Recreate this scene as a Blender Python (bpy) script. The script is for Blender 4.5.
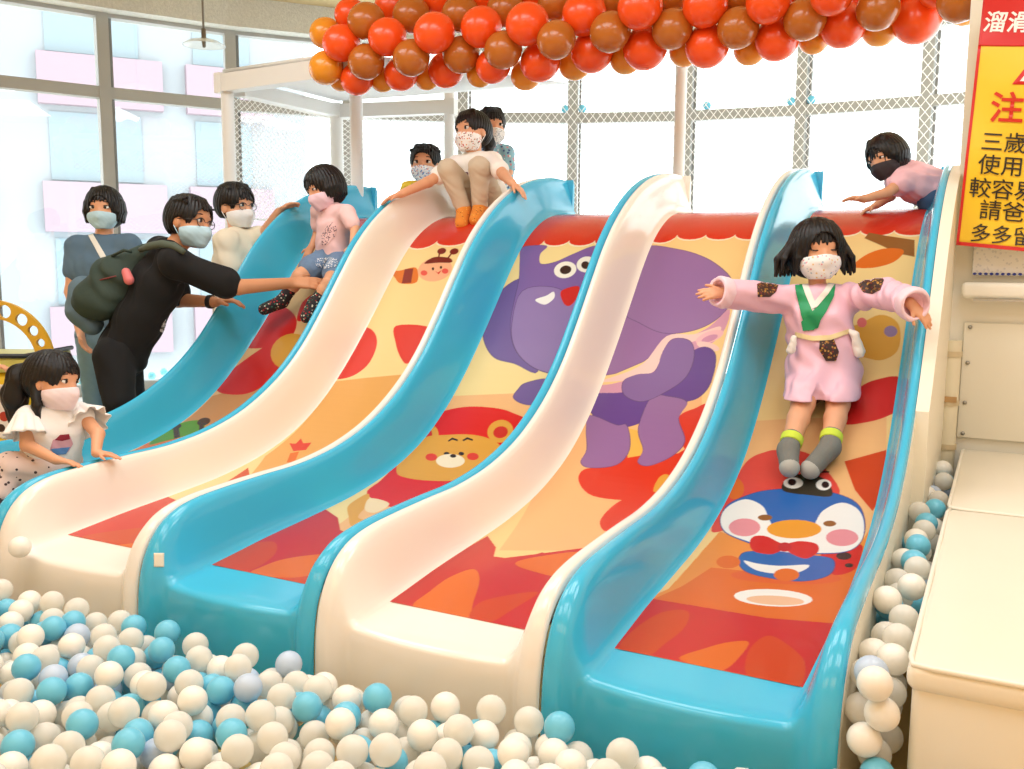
import bpy, math, random
import numpy as np
from mathutils import Vector, Matrix
from mathutils.bvhtree import BVHTree
random.seed(7)
rng = np.random.default_rng(7)
SC = bpy.context.scene
COL = SC.collection
for _o in list(bpy.data.objects):
    bpy.data.objects.remove(_o)

# ------------------------------------------------------------------ camera
FPX = 944.7
CAM = np.array([3.8564, -2.0329, 1.1237])
FW = np.array([-0.45788341, 0.87929849, -0.13106087])
RT = np.array([0.88652205, 0.46263835, 0.00666457])
UP = np.array([-0.06649393, 0.11313675, 0.99135192])
cd = bpy.data.cameras.new('camera')
cd.sensor_fit = 'HORIZONTAL'; cd.sensor_width = 36.0; cd.lens = 36.0 * FPX / 1024.0
cd.clip_start = 0.05; cd.clip_end = 300
cam = bpy.data.objects.new('camera', cd); COL.objects.link(cam)
cam.matrix_world = Matrix(((RT[0], UP[0], -FW[0], CAM[0]), (RT[1], UP[1], -FW[1], CAM[1]),
                           (RT[2], UP[2], -FW[2], CAM[2]), (0, 0, 0, 1)))
SC.camera = cam

# ------------------------------------------------------------------ world light and exposure
SC.view_settings.view_transform = 'Standard'
SC.view_settings.look = 'None'
SC.view_settings.gamma = 1.0
SC.view_settings.use_curve_mapping = False
SC.view_settings.exposure = -0.22
W = bpy.data.worlds.new('daylight'); SC.world = W; W.use_nodes = True
_nt = W.node_tree; _nt.nodes.clear()
_out = _nt.nodes.new('ShaderNodeOutputWorld'); _bg = _nt.nodes.new('ShaderNodeBackground')
_bg.inputs[0].default_value = (0.93, 0.98, 1.0, 1)      # bright hazy overcast daylight
_bg.inputs[1].default_value = 4.2
_nt.links.new(_bg.outputs[0], _out.inputs[0])

# added fill lamps, unseen: daylight-white over the slides, warm behind camera for slide fronts
def ceiling_fill(x, y, sx, sy, watts, rgb):
    l = bpy.data.lights.new('ceiling_fill_lamp', 'AREA'); l.shape = 'RECTANGLE'; l.size = sx; l.size_y = sy
    l.energy = watts; l.color = rgb
    o = bpy.data.objects.new('ceiling_fill_lamp', l); COL.objects.link(o); o.location = (x, y, 3.25)
for _x in (0.2, 2.2, 4.4):
    ceiling_fill(_x, 0.9, 1.5, 1.2, 36, (0.96, 0.99, 1.0))
    ceiling_fill(_x, -1.0, 1.5, 1.0, 26, (0.98, 0.99, 1.0))
    ceiling_fill(_x, -3.3, 1.5, 1.2, 24, (1.0, 0.70, 0.32))

# ------------------------------------------------------------------ helpers
def ray(px, py):
    return FW + RT * ((px - 512.0) / FPX) + UP * ((384.5 - py) / FPX)
def at(px, py, d):
    """the point of the room seen at this photo position, d metres along the camera axis"""
    return CAM + ray(px, py) * d
def onY(px, py, Y):
    r = ray(px, py); return CAM + r * ((Y - CAM[1]) / r[1])
def onZ(px, py, Z):
    r = ray(px, py); return CAM + r * ((Z - CAM[2]) / r[2])
def lin(c):
    return tuple(((v / 255.0) / 12.92 if v / 255.0 <= 0.04045 else ((v / 255.0 + 0.055) / 1.055) ** 2.4) for v in c)
MATS = {}
def mat(name, rgb, rough=0.5, coat=0.0, spec=0.5, noise=None, metal=0.0, trans=0.0, alpha=1.0, emit=0.0, bump=None, sss=0.0):
    """procedural Principled material; rgb in sRGB 0-255, noise=(scale, amount), bump=(scale, strength)"""
    if name in MATS: return MATS[name]
    m = bpy.data.materials.new(name); m.use_nodes = True
    nt = m.node_tree; b = nt.nodes['Principled BSDF']
    c = lin(rgb) + (1.0,)
    b.inputs['Base Color'].default_value = c
    b.inputs['Roughness'].default_value = rough
    b.inputs['Metallic'].default_value = metal
    b.inputs['Coat Weight'].default_value = coat
    b.inputs['Coat Roughness'].default_value = 0.05
    b.inputs['Specular IOR Level'].default_value = spec
    b.inputs['Transmission Weight'].default_value = trans
    b.inputs['Alpha'].default_value = alpha
    if sss:
        b.inputs['Subsurface Weight'].default_value = sss; b.inputs['Subsurface Radius'].default_value = (0.02, 0.01, 0.006)
    tc = nt.nodes.new('ShaderNodeTexCoord')
    if noise:
        n = nt.nodes.new('ShaderNodeTexNoise'); n.inputs['Scale'].default_value = noise[0]; n.inputs['Detail'].default_value = 4
        mx = nt.nodes.new('ShaderNodeMix'); mx.data_type = 'RGBA'
        k = noise[1]
        mx.inputs[6].default_value = tuple(v * (1 - k) for v in c[:3]) + (1,)
        mx.inputs[7].default_value = tuple(min(1, v * (1 + k)) for v in c[:3]) + (1,)
        nt.links.new(tc.outputs['Object'], n.inputs['Vector']); nt.links.new(n.outputs['Fac'], mx.inputs[0])
        nt.links.new(mx.outputs[2], b.inputs['Base Color'])
    if bump:
        n = nt.nodes.new('ShaderNodeTexNoise'); n.inputs['Scale'].default_value = bump[0]; n.inputs['Detail'].default_value = 3
        bp = nt.nodes.new('ShaderNodeBump'); bp.inputs['Strength'].default_value = bump[1]; bp.inputs['Distance'].default_value = 0.01
        nt.links.new(tc.outputs['Object'], n.inputs['Vector']); nt.links.new(n.outputs['Fac'], bp.inputs['Height'])
        nt.links.new(bp.outputs[0], b.inputs['Normal'])
    MATS[name] = m
    return m
def spotted(name, base, spots, scale=60, size=0.3, rough=0.85):
    """cloth printed with scattered dots (voronoi cells)"""
    if name in MATS: return MATS[name]
    m = mat(name, base, rough); nt = m.node_tree; b = nt.nodes['Principled BSDF']
    tc = nt.nodes.new('ShaderNodeTexCoord'); v = nt.nodes.new('ShaderNodeTexVoronoi'); v.inputs['Scale'].default_value = scale
    nt.links.new(tc.outputs['Object'], v.inputs['Vector'])
    lt = nt.nodes.new('ShaderNodeMath'); lt.operation = 'LESS_THAN'; lt.inputs[1].default_value = size
    nt.links.new(v.outputs['Distance'], lt.inputs[0])
    rp = nt.nodes.new('ShaderNodeValToRGB'); rp.color_ramp.interpolation = 'CONSTANT'
    els = rp.color_ramp.elements
    while len(els) < len(spots): els.new(0.5)
    for i, s in enumerate(spots):
        els[i].position = i / len(spots); els[i].color = lin(s) + (1,)
    sx = nt.nodes.new('ShaderNodeSeparateColor'); nt.links.new(v.outputs['Color'], sx.inputs[0]); nt.links.new(sx.outputs[0], rp.inputs[0])
    mx = nt.nodes.new('ShaderNodeMix'); mx.data_type = 'RGBA'
    nt.links.new(lt.outputs[0], mx.inputs[0]); mx.inputs[6].default_value = lin(base) + (1,)
    nt.links.new(rp.outputs[0], mx.inputs[7]); nt.links.new(mx.outputs[2], b.inputs['Base Color'])
    return m
def link(name, me, m=None, parent=None, smooth=True):
    if m is not None:
        for x in (m if isinstance(m, (list, tuple)) else [m]): me.materials.append(x)
    if smooth and len(me.polygons):
        me.polygons.foreach_set('use_smooth', np.ones(len(me.polygons), dtype=bool))
    o = bpy.data.objects.new(name, me); COL.objects.link(o)
    if parent is not None: o.parent = parent
    return o
def mesh_from(V, F, mi=None):
    me = bpy.data.meshes.new('m')
    V = np.asarray(V, dtype=np.float32)
    if isinstance(F, np.ndarray):
        n, k = F.shape
        me.vertices.add(len(V)); me.vertices.foreach_set('co', V.ravel())
        me.loops.add(n * k); me.loops.foreach_set('vertex_index', F.astype(np.int32).ravel())
        me.polygons.add(n); me.polygons.foreach_set('loop_start', np.arange(0, n * k, k, dtype=np.int32))
        if mi is not None: me.polygons.foreach_set('material_index', np.asarray(mi, dtype=np.int32))
        me.update(calc_edges=True); me.validate()
    else:
        me.from_pydata([tuple(map(float, v)) for v in V], [], F)
        if mi is not None: me.polygons.foreach_set('material_index', np.asarray(mi, dtype=np.int32))
        me.update()
    return me
class MB:
    """collects simple solids into ONE mesh"""
    def __init__(s): s.V = []; s.F = []; s.M = []; s.mi = 0
    def add(s, V, F):
        b = len(s.V); s.V += [tuple(map(float, v)) for v in V]; s.F += [tuple(i + b for i in f) for f in F]; s.M += [s.mi] * len(F)
    def box(s, a, b, R=None, c=(0, 0, 0), bev=0.0):
        x0, y0, z0 = a; x1, y1, z1 = b
        if bev <= 0:
            V = [(x0, y0, z0), (x1, y0, z0), (x1, y1, z0), (x0, y1, z0), (x0, y0, z1), (x1, y0, z1), (x1, y1, z1), (x0, y1, z1)]
            F = [(3, 2, 1, 0), (4, 5, 6, 7), (0, 1, 5, 4), (1, 2, 6, 5), (2, 3, 7, 6), (3, 0, 4, 7)]
        else:
            import bmesh
            bm = bmesh.new(); bmesh.ops.create_cube(bm, size=1)
            for v in bm.verts: v.co = Vector(((x0 + x1) / 2 + v.co.x * (x1 - x0), (y0 + y1) / 2 + v.co.y * (y1 - y0), (z0 + z1) / 2 + v.co.z * (z1 - z0)))
            bmesh.ops.bevel(bm, geom=bm.edges[:], offset=bev, segments=4, profile=0.5, affect='EDGES')
            bm.verts.index_update()
            V = [tuple(v.co) for v in bm.verts]; F = [tuple(v.index for v in f.verts) for f in bm.faces]; bm.free()
        if R is not None: V = [tuple(np.asarray(R) @ np.asarray(v) + np.asarray(c)) for v in V]
        s.add(V, F); return s
    def tube(s, pts, r, n=12, closed=False, caps=True):
        pts = [np.asarray(p, float) for p in pts]; N = len(pts)
        rs = r if isinstance(r, (list, tuple, np.ndarray)) else [r] * N
        V = []; prev = None
        for i, p in enumerate(pts):
            if closed: t = pts[(i + 1) % N] - pts[i - 1]
            else: t = pts[min(i + 1, N - 1)] - pts[max(i - 1, 0)]
            t = t / (np.linalg.norm(t) + 1e-12)
            if prev is None:
                a = np.array([0, 0, 1.0]) if abs(t[2]) < 0.9 else np.array([1.0, 0, 0]); u = np.cross(t, a)
            else: u = prev - t * (prev @ t)
            u = u / (np.linalg.norm(u) + 1e-12); prev = u; w = np.cross(t, u)
            for k in range(n):
                q = 2 * math.pi * k / n; V.append(p + rs[i] * (math.cos(q) * u + math.sin(q) * w))
        F = []
        for i in range(N if closed else N - 1):
            j = (i + 1) % N
            for k in range(n):
                l = (k + 1) % n; F.append((i * n + k, i * n + l, j * n + l, j * n + k))
        if not closed and caps:
            F.append(tuple(range(n - 1, -1, -1))); F.append(tuple((N - 1) * n + k for k in range(n)))
        s.add(V, F); return s
    def lathe(s, prof, c=(0, 0, 0), n=32, R=None):
        V = []; F = []
        for (r, z) in prof:
            for k in range(n):
                q = 2 * math.pi * k / n; v = np.array([r * math.cos(q), r * math.sin(q), z])
                if R is not None: v = np.asarray(R) @ v
                V.append(v + np.asarray(c))
        for i in range(len(prof) - 1):
            for k in range(n):
                l = (k + 1) % n; F.append((i * n + k, i * n + l, (i + 1) * n + l, (i + 1) * n + k))
        s.add(V, F); return s
    def prism(s, poly, a, b):
        """polygon of 3-D points poly extruded from offset a to offset b (vectors)"""
        n = len(poly); P = [np.asarray(p) + np.asarray(a) for p in poly] + [np.asarray(p) + np.asarray(b) for p in poly]
        F = [tuple(range(n - 1, -1, -1)), tuple(range(n, 2 * n))] + [(i, (i + 1) % n, n + (i + 1) % n, n + i) for i in range(n)]
        s.add(P, F); return s
    def build(s, name, m, parent=None, smooth=False, auto=None):
        me = mesh_from(s.V, s.F, s.M)
        o = link(name, me, m, parent, smooth)
        if auto is not None:
            me.polygons.foreach_set('use_smooth', np.ones(len(me.polygons), dtype=bool))
            me.set_sharp_from_angle(angle=math.radians(auto))
        return o
def tag(o, label=None, cat=None, group=None, kind=None):
    if label: o['label'] = label
    if cat: o['category'] = cat
    if group: o['group'] = group
    if kind: o['kind'] = kind
    return o
def empty(name, loc=(0, 0, 0)):
    o = bpy.data.objects.new(name, None); COL.objects.link(o); o.location = tuple(map(float, loc)); o.empty_display_size = 0.1
    return o
def adopt(root, o):
    """make an object built in room coordinates a child of root without moving it"""
    o.parent = root; o.matrix_parent_inverse = Matrix.Translation(root.location).inverted(); return o
def copy_tree(o, parent=None):
    c = o.copy(); COL.objects.link(c); c.parent = parent
    for ch in list(o.children): copy_tree(ch, c)
    return c
def catmull(P, n, closed=False):
    P = np.asarray(P, float); N = len(P); out = []
    for i in range(N if closed else N - 1):
        if closed: a, b, c, d = P[(i - 1) % N], P[i], P[(i + 1) % N], P[(i + 2) % N]
        else: a, b, c, d = P[max(i - 1, 0)], P[i], P[i + 1], P[min(i + 2, N - 1)]
        for k in range(n):
            t = k / n
            out.append(0.5 * ((2 * b) + (c - a) * t + (2 * a - 5 * b + 4 * c - d) * t * t + (3 * b - a - 3 * c + d) * t ** 3))
    if not closed: out.append(P[-1])
    return np.array(out)

# ------------------------------------------------------------------ materials
M_blue = mat('sky blue gelcoat', (70, 190, 228), 0.17, 0.25, 0.4)
M_cream = mat('cream gelcoat', (248, 241, 231), 0.17, 0.3)
M_wall = mat('cream wall paint', (243, 239, 226), 0.7, noise=(3, 0.02))
M_white = mat('white painted steel', (238, 238, 236), 0.4)
M_mull = mat('grey aluminium', (168, 168, 163), 0.45)
M_ceil = mat('tan ceiling', (204, 182, 138), 0.9, noise=(6, 0.05))
M_soffit = mat('stippled grey plaster', (206, 205, 196), 0.95, noise=(55, 0.22), bump=(90, 0.6))
M_floor = mat('pale play floor', (228, 228, 226), 0.6, noise=(2, 0.03))
M_pit = mat('pale yellow pit mat', (242, 200, 120), 0.7, noise=(3, 0.04))

# ------------------------------------------------------------------ setting
o = MB().box((-6, -4.6, -0.36), (6.2, 4, -0.30)).build('floor', M_pit); tag(o, kind='structure')
# the glazed bay: a ring of window bays
MPX = [-275, -138, -12, 112, 236, 350, 463, 571, 683, 795, 917, 1040]
RAD = [8.2, 8.2, 8.25, 8.45, 8.7, 8.9, 9.0, 9.0, 8.95, 8.8, 8.6, 8.5]
NODE = []
for px, R_ in zip(MPX, RAD):
    r = ray(px, 259); d = np.array([r[0], r[1], 0]); d /= np.linalg.norm(d); NODE.append((CAM[:2] + d[:2] * R_, d[:2]))
ZT, ZS = 2.42, 3.03
def glass_mat():
    m = bpy.data.materials.new('window glass'); m.use_nodes = True; nt = m.node_tree; nt.nodes.clear()
    o_ = nt.nodes.new('ShaderNodeOutputMaterial'); t = nt.nodes.new('ShaderNodeBsdfTransparent'); g = nt.nodes.new('ShaderNodeBsdfGlossy')
    t.inputs[0].default_value = (0.96, 0.98, 0.98, 1); g.inputs['Roughness'].default_value = 0.02
    mx = nt.nodes.new('ShaderNodeMixShader'); mx.inputs[0].default_value = 0.06
    nt.links.new(t.outputs[0], mx.inputs[1]); nt.links.new(g.outputs[0], mx.inputs[2]); nt.links.new(mx.outputs[0], o_.inputs[0])
    return m
M_glass = glass_mat()
def seg_box(mb, p, q, z0, z1, inn, out):
    """box along the plan segment p-q, from inn metres inside to out metres outside"""
    p = np.asarray(p); q = np.asarray(q); t = (q - p) / np.linalg.norm(q - p); n = np.array([-t[1], t[0]])
    if n @ (p - CAM[:2]) < 0: n = -n
    poly = [p - n * inn, q - n * inn, q + n * out, p + n * out]
    mb.prism([(a[0], a[1], 0) for a in poly], (0, 0, z0), (0, 0, z1))
for i in range(len(NODE) - 1):
    p, q = NODE[i][0], NODE[i + 1][0]
    w = empty('window_%d' % (i + 1), ((p[0] + q[0]) / 2, (p[1] + q[1]) / 2, 0)); tag(w, kind='structure')
    mb = MB(); seg_box(mb, p, q, ZT - 0.045, ZT + 0.045, 0.05, 0.05); seg_box(mb, p, q, 0.0, 0.09, 0.05, 0.05); seg_box(mb, p, q, ZS - 0.03, ZS, 0.05, 0.05)
    adopt(w, mb.build('transom', M_mull))
    t = (q - p) / np.linalg.norm(q - p)
    mb = MB(); seg_box(mb, p - t * 0.045, p + t * 0.045, 0.0, ZS, 0.06, 0.06); adopt(w, mb.build('mullion', M_mull))
    mb = MB(); seg_box(mb, p + t * 0.055, p + t * 0.075, 0.0, ZS, 0.015, 0.03); adopt(w, mb.build('pane_gasket', mat('dark gasket', (128, 128, 126), 0.6)))
    for z0, z1 in ((0.09, ZT - 0.045), (ZT + 0.045, ZS - 0.03)):
        mb = MB(); seg_box(mb, p + t * 0.045, q - t * 0.045, z0, z1, 0.004, 0.004); adopt(w, mb.build('pane', M_glass))
mb = MB()
for i in range(len(NODE) - 1):
    (p, dp), (q, dq) = NODE[i], NODE[i + 1]
    mb.prism([tuple(v) + (0,) for v in (p - dp * 0.22, q - dq * 0.22, q + dq * 0.2, p + dp * 0.2)], (0, 0, ZS), (0, 0, 3.269))
tag(mb.build('trim_1', M_soffit), kind='structure')

ring = [n[0] for n in NODE]
mb = MB(); mb.prism([(a[0], a[1], 0) for a in ring] + [(6.2, ring[-1][1], 0), (6.2, -4.6, 0), (ring[0][0], -4.6, 0)], (0, 0, 3.27), (0, 0, 3.37))
tag(mb.build('ceiling', M_ceil), kind='structure')
mb = MB(); mb.prism([(a[0], a[1], 0) for a in ring] + [(6.2, ring[-1][1], 0), (6.2, 3.3, 0), (-0.08, 3.3, 0), (-0.08, 0.5, 0), (ring[0][0], 0.5, 0)], (0, 0, -0.30), (0, 0, 0.0))
tag(mb.build('floor_hall', M_floor), kind='structure')

M_warm = mat('cream hall wall paint', (244, 240, 230), 0.8, noise=(2, 0.03)); M_bounce = mat('amber bounce band', (238, 176, 84), 0.7, noise=(2, 0.04))
x0_ = ring[0][0]
tag(MB().box((x0_, -4.7, -0.3), (6.2, -4.6, 3.27)).build('wall_back', M_warm), kind='structure')
tag(MB().box((x0_ - 0.1, -4.7, -0.3), (x0_, ring[0][1], 3.27)).build('wall_left', M_warm), kind='structure')
tag(MB().box((6.2, -4.7, -0.3), (6.3, 2.66, 3.27)).build('wall_side', M_warm), kind='structure')
mb = MB(); mb.box((x0_, -4.6, -0.3), (6.2, -4.54, 0.55), bev=0.01); mb.box((6.14, -4.54, -0.3), (6.2, 2.6, 0.55), bev=0.01)  # unseen amber band, added to bounce warm light onto the slide fronts
tag(mb.build('trim_bounce', M_bounce), kind='structure')
# ------------------------------------------------------------------ outside: an apartment block across the street
def exterior():
    b = empty('apartment_building', tuple(at(60, 400, 24)[:2]) + (-6,))
    tag(b, 'pale pink and grey apartment block seen hazily through the left windows', 'building')
    p, q = at(-330, 259, 19)[:2], at(308, 259, 25)[:2]
    mb = MB(); seg_box(mb, p, q, -6, 16, 0, 6); adopt(b, mb.build('facade', mat('facade render', (158, 164, 168), 0.9, noise=(0.3, 0.02))))
    t = (q - p); L = np.linalg.norm(t); t /= L
    n_ = 0
    for f in range(-2, 5):
        z = 4.6 + f * 2.9
        for k in range(4):
            a = p + t * (0.3 + k * L / 4); c = p + t * ((k + 1) * L / 4 - (0.9 if k % 2 else 0.25))
            mb = MB(); seg_box(mb, a, c, z, z + 1.15, 0.25, 0); adopt(b, mb.build('balcony_panel', mat('pink balcony panel', (162, 144, 153), 0.9)))
            mb = MB(); seg_box(mb, a + t * 0.2, c - t * 0.5, z + 1.2, z + 2.75, 0.04, 0); wdw = adopt(b, mb.build('window_band', mat('bluish facade glazing', (138, 154, 161), 0.3)))
exterior()

# ------------------------------------------------------------------ right wall, pipe, ledge
WY = 2.66
XL = float(onY(963, 120, 2.66)[0])
mb = MB(); mb.box((XL, WY, -0.3), (6.2, WY + 0.25, 3.27))
tag(mb.build('wall_right', M_wall), kind='structure')
def pipe():
    t = empty('drain_pipe', onY(949, 440, WY - 0.05)); tag(t, 'cream painted vertical pipe beside the wall behind the rightmost slide', 'pipe')
    x = onY(951, 380, WY - 0.05)[0]
    mb = MB(); mb.tube([(x, WY - 0.05, -0.3), (x, WY - 0.05, 0.78)], 0.036, 20); adopt(t, mb.build('pipe', mat('old cream paint', (236, 226, 198), 0.5, noise=(9, 0.06)), smooth=False, auto=40))
    for z in (0.06, 0.30, 0.50, 0.72):
        mb = MB(); mb.tube([(x, WY - 0.05, z - 0.012), (x, WY - 0.05, z + 0.012)], 0.041, 20); adopt(t, mb.build('pipe_collar', mat('aged collar', (214, 196, 160), 0.5), auto=40))
    mb = MB(); mb.box((x - 0.03, WY - 0.092, 0.505), (x + 0.03, WY - 0.084, 0.53)); adopt(t, mb.build('tape', mat('brown tape', (190, 150, 100), 0.6)))
pipe()
def wall_panel():
    t = empty('access_panel', (4.25, WY, 0.5)); tag(t, 'large cream access panel with screws on the wall under the ledge', 'panel')
    x0 = onY(966, 300, WY)[0]
    mb = MB(); mb.box((x0, WY - 0.02, 0.34), (x0 + 1.2, WY - 0.001, 0.86), bev=0.004); adopt(t, mb.build('panel', mat('panel paint', (240, 234, 216), 0.5), auto=40))
    for z in (0.84, 0.68, 0.5, 0.36):
        mb = MB(); mb.lathe([(0, 0.0), (0.008, 0.0), (0.009, 0.006), (0, 0.007)], (x0 + 0.025, WY - 0.02, z), 12, R=np.array([[1, 0, 0], [0, 0, -1], [0, 1, 0]])); adopt(t, mb.build('screw', mat('screw head', (170, 168, 160), 0.35, metal=0.6), smooth=True))
wall_panel()
def ledge():
    p = onY(962, 293, WY); t = empty('wall_ledge', p); tag(t, 'cream rounded ledge on the wall below the yellow banner', 'ledge')
    mb = MB(); mb.box((p[0], WY - 0.10, p[2] - 0.02), (p[0] + 1.2, WY, p[2] + 0.05), bev=0.02); adopt(t, mb.build('board', mat('ledge paint', (246, 242, 230), 0.5), auto=40))
    mb = MB(); mb.box((p[0] + 0.05, WY - 0.104, p[2] - 0.03), (p[0] + 1.2, WY - 0.085, p[2] - 0.022)); adopt(t, mb.build('metal_edge', mat('ledge metal', (190, 190, 186), 0.35, metal=0.5)))
ledge()
def tray():
    p = onY(972, 275, WY); q = onY(1060, 252, WY)
    t = empty('mesh_pocket', p); tag(t, 'white mesh pocket with a blue beaded lower hem hanging under the banner', 'pocket')
    mb = MB(); mb.box((p[0], WY - 0.03, p[2]), (q[0], WY - 0.012, q[2] + 0.05), bev=0.004); adopt(t, mb.build('pocket', spotted('white mesh cloth', (246, 246, 248), [(226, 228, 234)], 70, 0.35), auto=40))
    n = 15
    for k in range(n):
        x = p[0] + (q[0] - p[0]) * (k + 0.5) / n
        mb = MB(); mb.lathe([(0, -0.006), (0.006, -0.004), (0.008, 0), (0.006, 0.004), (0, 0.006)], (x, WY - 0.034, p[2] + 0.006), 10); adopt(t, mb.build('bead', mat('blue bead', (50, 70, 170), 0.4), smooth=True))
tray()

# ------------------------------------------------------------------ padded benches
def bench(y0, y1, label):
    x0, x1, z1 = 3.722, 4.75, 0.30
    t = empty('padded_bench', ((x0 + x1) / 2, (y0 + y1) / 2, -0.3)); tag(t, label, 'bench', None)
    M_v = mat('cream vinyl', (244, 236, 218), 0.38, 0.15, bump=(5, 0.08))
    mb = MB(); mb.box((x0 + 0.012, y0 + 0.012, -0.3), (x1, y1 - 0.004, z1 - 0.055), bev=0.02); adopt(t, mb.build('base', M_v, auto=50))
    # cushion with slightly domed top
    import bmesh
    bm = bmesh.new(); bmesh.ops.create_cube(bm, size=1)
    for v in bm.verts: v.co = Vector(((x0 + x1) / 2 + v.co.x * (x1 - x0), (y0 + y1) / 2 + v.co.y * (y1 - y0), z1 - 0.07 + 0.06 * (v.co.z + .5)))
    bmesh.ops.bevel(bm, geom=bm.edges[:], offset=0.024, segments=5, profile=0.5, affect='EDGES')
    bmesh.ops.subdivide_edges(bm, edges=[e for e in bm.edges if e.calc_length() > 0.3], cuts=14, use_grid_fill=True)
    for v in bm.verts:
        u = 2 * (v.co.x - x0) / (x1 - x0) - 1; w = 2 * (v.co.y - y0) / (y1 - y0) - 1
        if v.co.z > z1 - 0.03: v.co.z += 0.02 * (1 - u ** 4) * (1 - w ** 4) + 0.0025 * math.sin(9 * v.co.x + 14 * v.co.y) * (1 - w * w)
    me = bpy.data.meshes.new('m'); bm.to_mesh(me); bm.free()
    adopt(t, link('cushion', me, M_v, smooth=True)); 
    mb = MB(); r = 0.006; zz = z1 - 0.012
    mb.tube([(x0 + .012, y1 - .012, zz), (x0 + .005, y1 - .05, zz), (x0 + .005, y0 + .05, zz), (x0 + .012, y0 + .012, zz), (x0 + .05, y0 + .005, zz), (x1, y0 + .005, zz)], r, 8)
    adopt(t, mb.build('piping', mat('vinyl piping', (248, 242, 228), 0.4), smooth=True))
bench(0.02, 1.455, 'long cream vinyl padded bench in the front right corner')
bench(1.46, 2.635, 'cream vinyl padded bench block against the wall behind the front bench')

# ------------------------------------------------------------------ the five slides
WS = 0.72
RIDGE = 0.9 * np.array([(.0, -.33), (.0, -.05), (.012, .1), (.045, .2), (.10, .275), (.18, .325), (.29, .35), (.46, .36), (.66, .365), (.9, .37), (1.16, .405), (1.41, .48), (1.65, .605), (1.85, .76), (2.03, .95), (2.2, 1.15), (2.36, 1.33), (2.53, 1.475), (2.73, 1.60), (2.94, 1.69), (3.15, 1.745), (3.38, 1.775), (3.6, 1.775)])
BEDP = 0.9 * np.array([(.055, -.33), (.056, -.1), (.058, 0.01), (.062, .068), (.074, .094), (.115, .104), (.20, .11), (.34, .12), (.57, .138), (.85, .155), (1.13, .18), (1.42, .235), (1.69, .33), (1.92, .465), (2.13, .64), (2.33, .84), (2.51, 1.035), (2.67, 1.205), (2.82, 1.34), (2.98, 1.44), (3.16, 1.508), (3.38, 1.54), (3.6, 1.542)])
NSUB = 6
RF, BF = catmull(RIDGE, NSUB), catmull(BEDP, NSUB)
CROSS = [(.003, .86), (.005, .94), (.009, .98), (.015, .996), (.022, 1.0), (.029, .992), (.035, .962), (.042, .88), (.050, .74), (.058, .57), (.066, .41), (.075, .255), (.084, .135), (.094, .05), (.105, .012), (.118, 0)]
CROSS = CROSS + [(x, 0) for x in np.linspace(.18, WS - .18, 8)] + [(WS - x, h) for x, h in CROSS[::-1]]
def make_shell():
    V = []
    n = len(CROSS)
    for i in range(len(RF)):
        f = i / NSUB
        wide = 0.014 * max(0.0, min(1.0, (9.5 - f) / 4.5)) ** 1.3            # the rim widens towards the exit
        fade = max(0.0, min(1.0, (9.0 - f) / 4.0))
        for (x, h) in CROSS:
            y, z = BF[i] * (1 - h) + RF[i] * h
            e = min(x, WS - x)
            sh = wide * min(1.0, max(0.0, (e - .018) / .022)) * max(0.0, min(1.0, (0.30 - e) / 0.16))
            xx = x + sh if x < WS / 2 else x - sh
            y -= 0.05 * fade * math.sin(math.pi * x / WS) ** 0.8             # the lip bows forward
            V.append((xx, y, z))
    F = []
    for i in range(len(RF) - 1):
        for k in range(n - 1):
            F.append((i * n + k, i * n + k + 1, (i + 1) * n + k + 1, (i + 1) * n + k))
    return np.array(V), np.array(F)
SHV, SHF = make_shell()
# bed as arc length for the printed picture
_i0 = 6 * NSUB + 2
BEDY, BEDZ = BF[:, 0], BF[:, 1]
def bed_hit(px, py):
    r = ray(px, py)
    ts = np.linspace(2.0, 8.0, 3000)
    P = CAM[None] + r[None] * ts[:, None]
    zb = np.interp(P[:, 1], BEDY[18:], BEDZ[18:])
    below = P[:, 2] < zb
    k = int(np.argmax(below)) if below.any() else len(ts) - 1
    if k == 0: k = 1
    f0 = P[k - 1, 2] - zb[k - 1]; f1 = P[k, 2] - zb[k]
    s = f0 / (f0 - f1 + 1e-12)
    q = P[k - 1] + (P[k] - P[k - 1]) * s
    return q[0], q[1]
_ys = BEDY[_i0:]; _zs = BEDZ[_i0:]
_arc = np.concatenate([[0], np.cumsum(np.hypot(np.diff(_ys), np.diff(_zs)))])
def y2s(y): return float(np.interp(y, _ys, _arc))
PX0, PX1 = 0.099, WS - 0.099
S0, S1 = y2s(0.20), y2s(2.95)
CROP = {'A': (540, 440, .4279), 'B': (690, 210, .3509), 'C': (680, 120, .2930), 'D': (460, 200, .3902), 'E': (330, 360, .3121),
        'F': (260, 430, .3250), 'G': (60, 360, .3122), 'H': (190, 170, .3771), 'I': (300, 160, .1758), 'J': (300, 560, .3320)}
def shapes_to_uv(idx, items):
    out = []
    for it in items:
        col, crop, pts = it[0], it[1], it[2]
        mode = it[3] if len(it) > 3 else 'curve'
        if crop == 'UV': uv = np.array(pts, float)
        else:
            cx, cy, s = CROP[crop]
            if mode == 'ell':
                ex, ey, ra, rb = pts[:4]; rot = math.radians(pts[4]) if len(pts) > 4 else 0
                P = [(ex + ra * math.cos(q) * math.cos(rot) - rb * math.sin(q) * math.sin(rot), ey + ra * math.cos(q) * math.sin(rot) + rb * math.sin(q) * math.cos(rot)) for q in np.linspace(0, 2 * math.pi, 22, endpoint=False)]
            else: P = pts
            P = [(cx + s * x, cy + s * y) for x, y in P]
            uv = np.array([(h[0] - idx * WS, y2s(h[1])) for h in (bed_hit(*p) for p in P)])
        if mode == 'curve': uv = catmull(uv, 5, True)
        out.append((col, uv))
    return out
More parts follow.
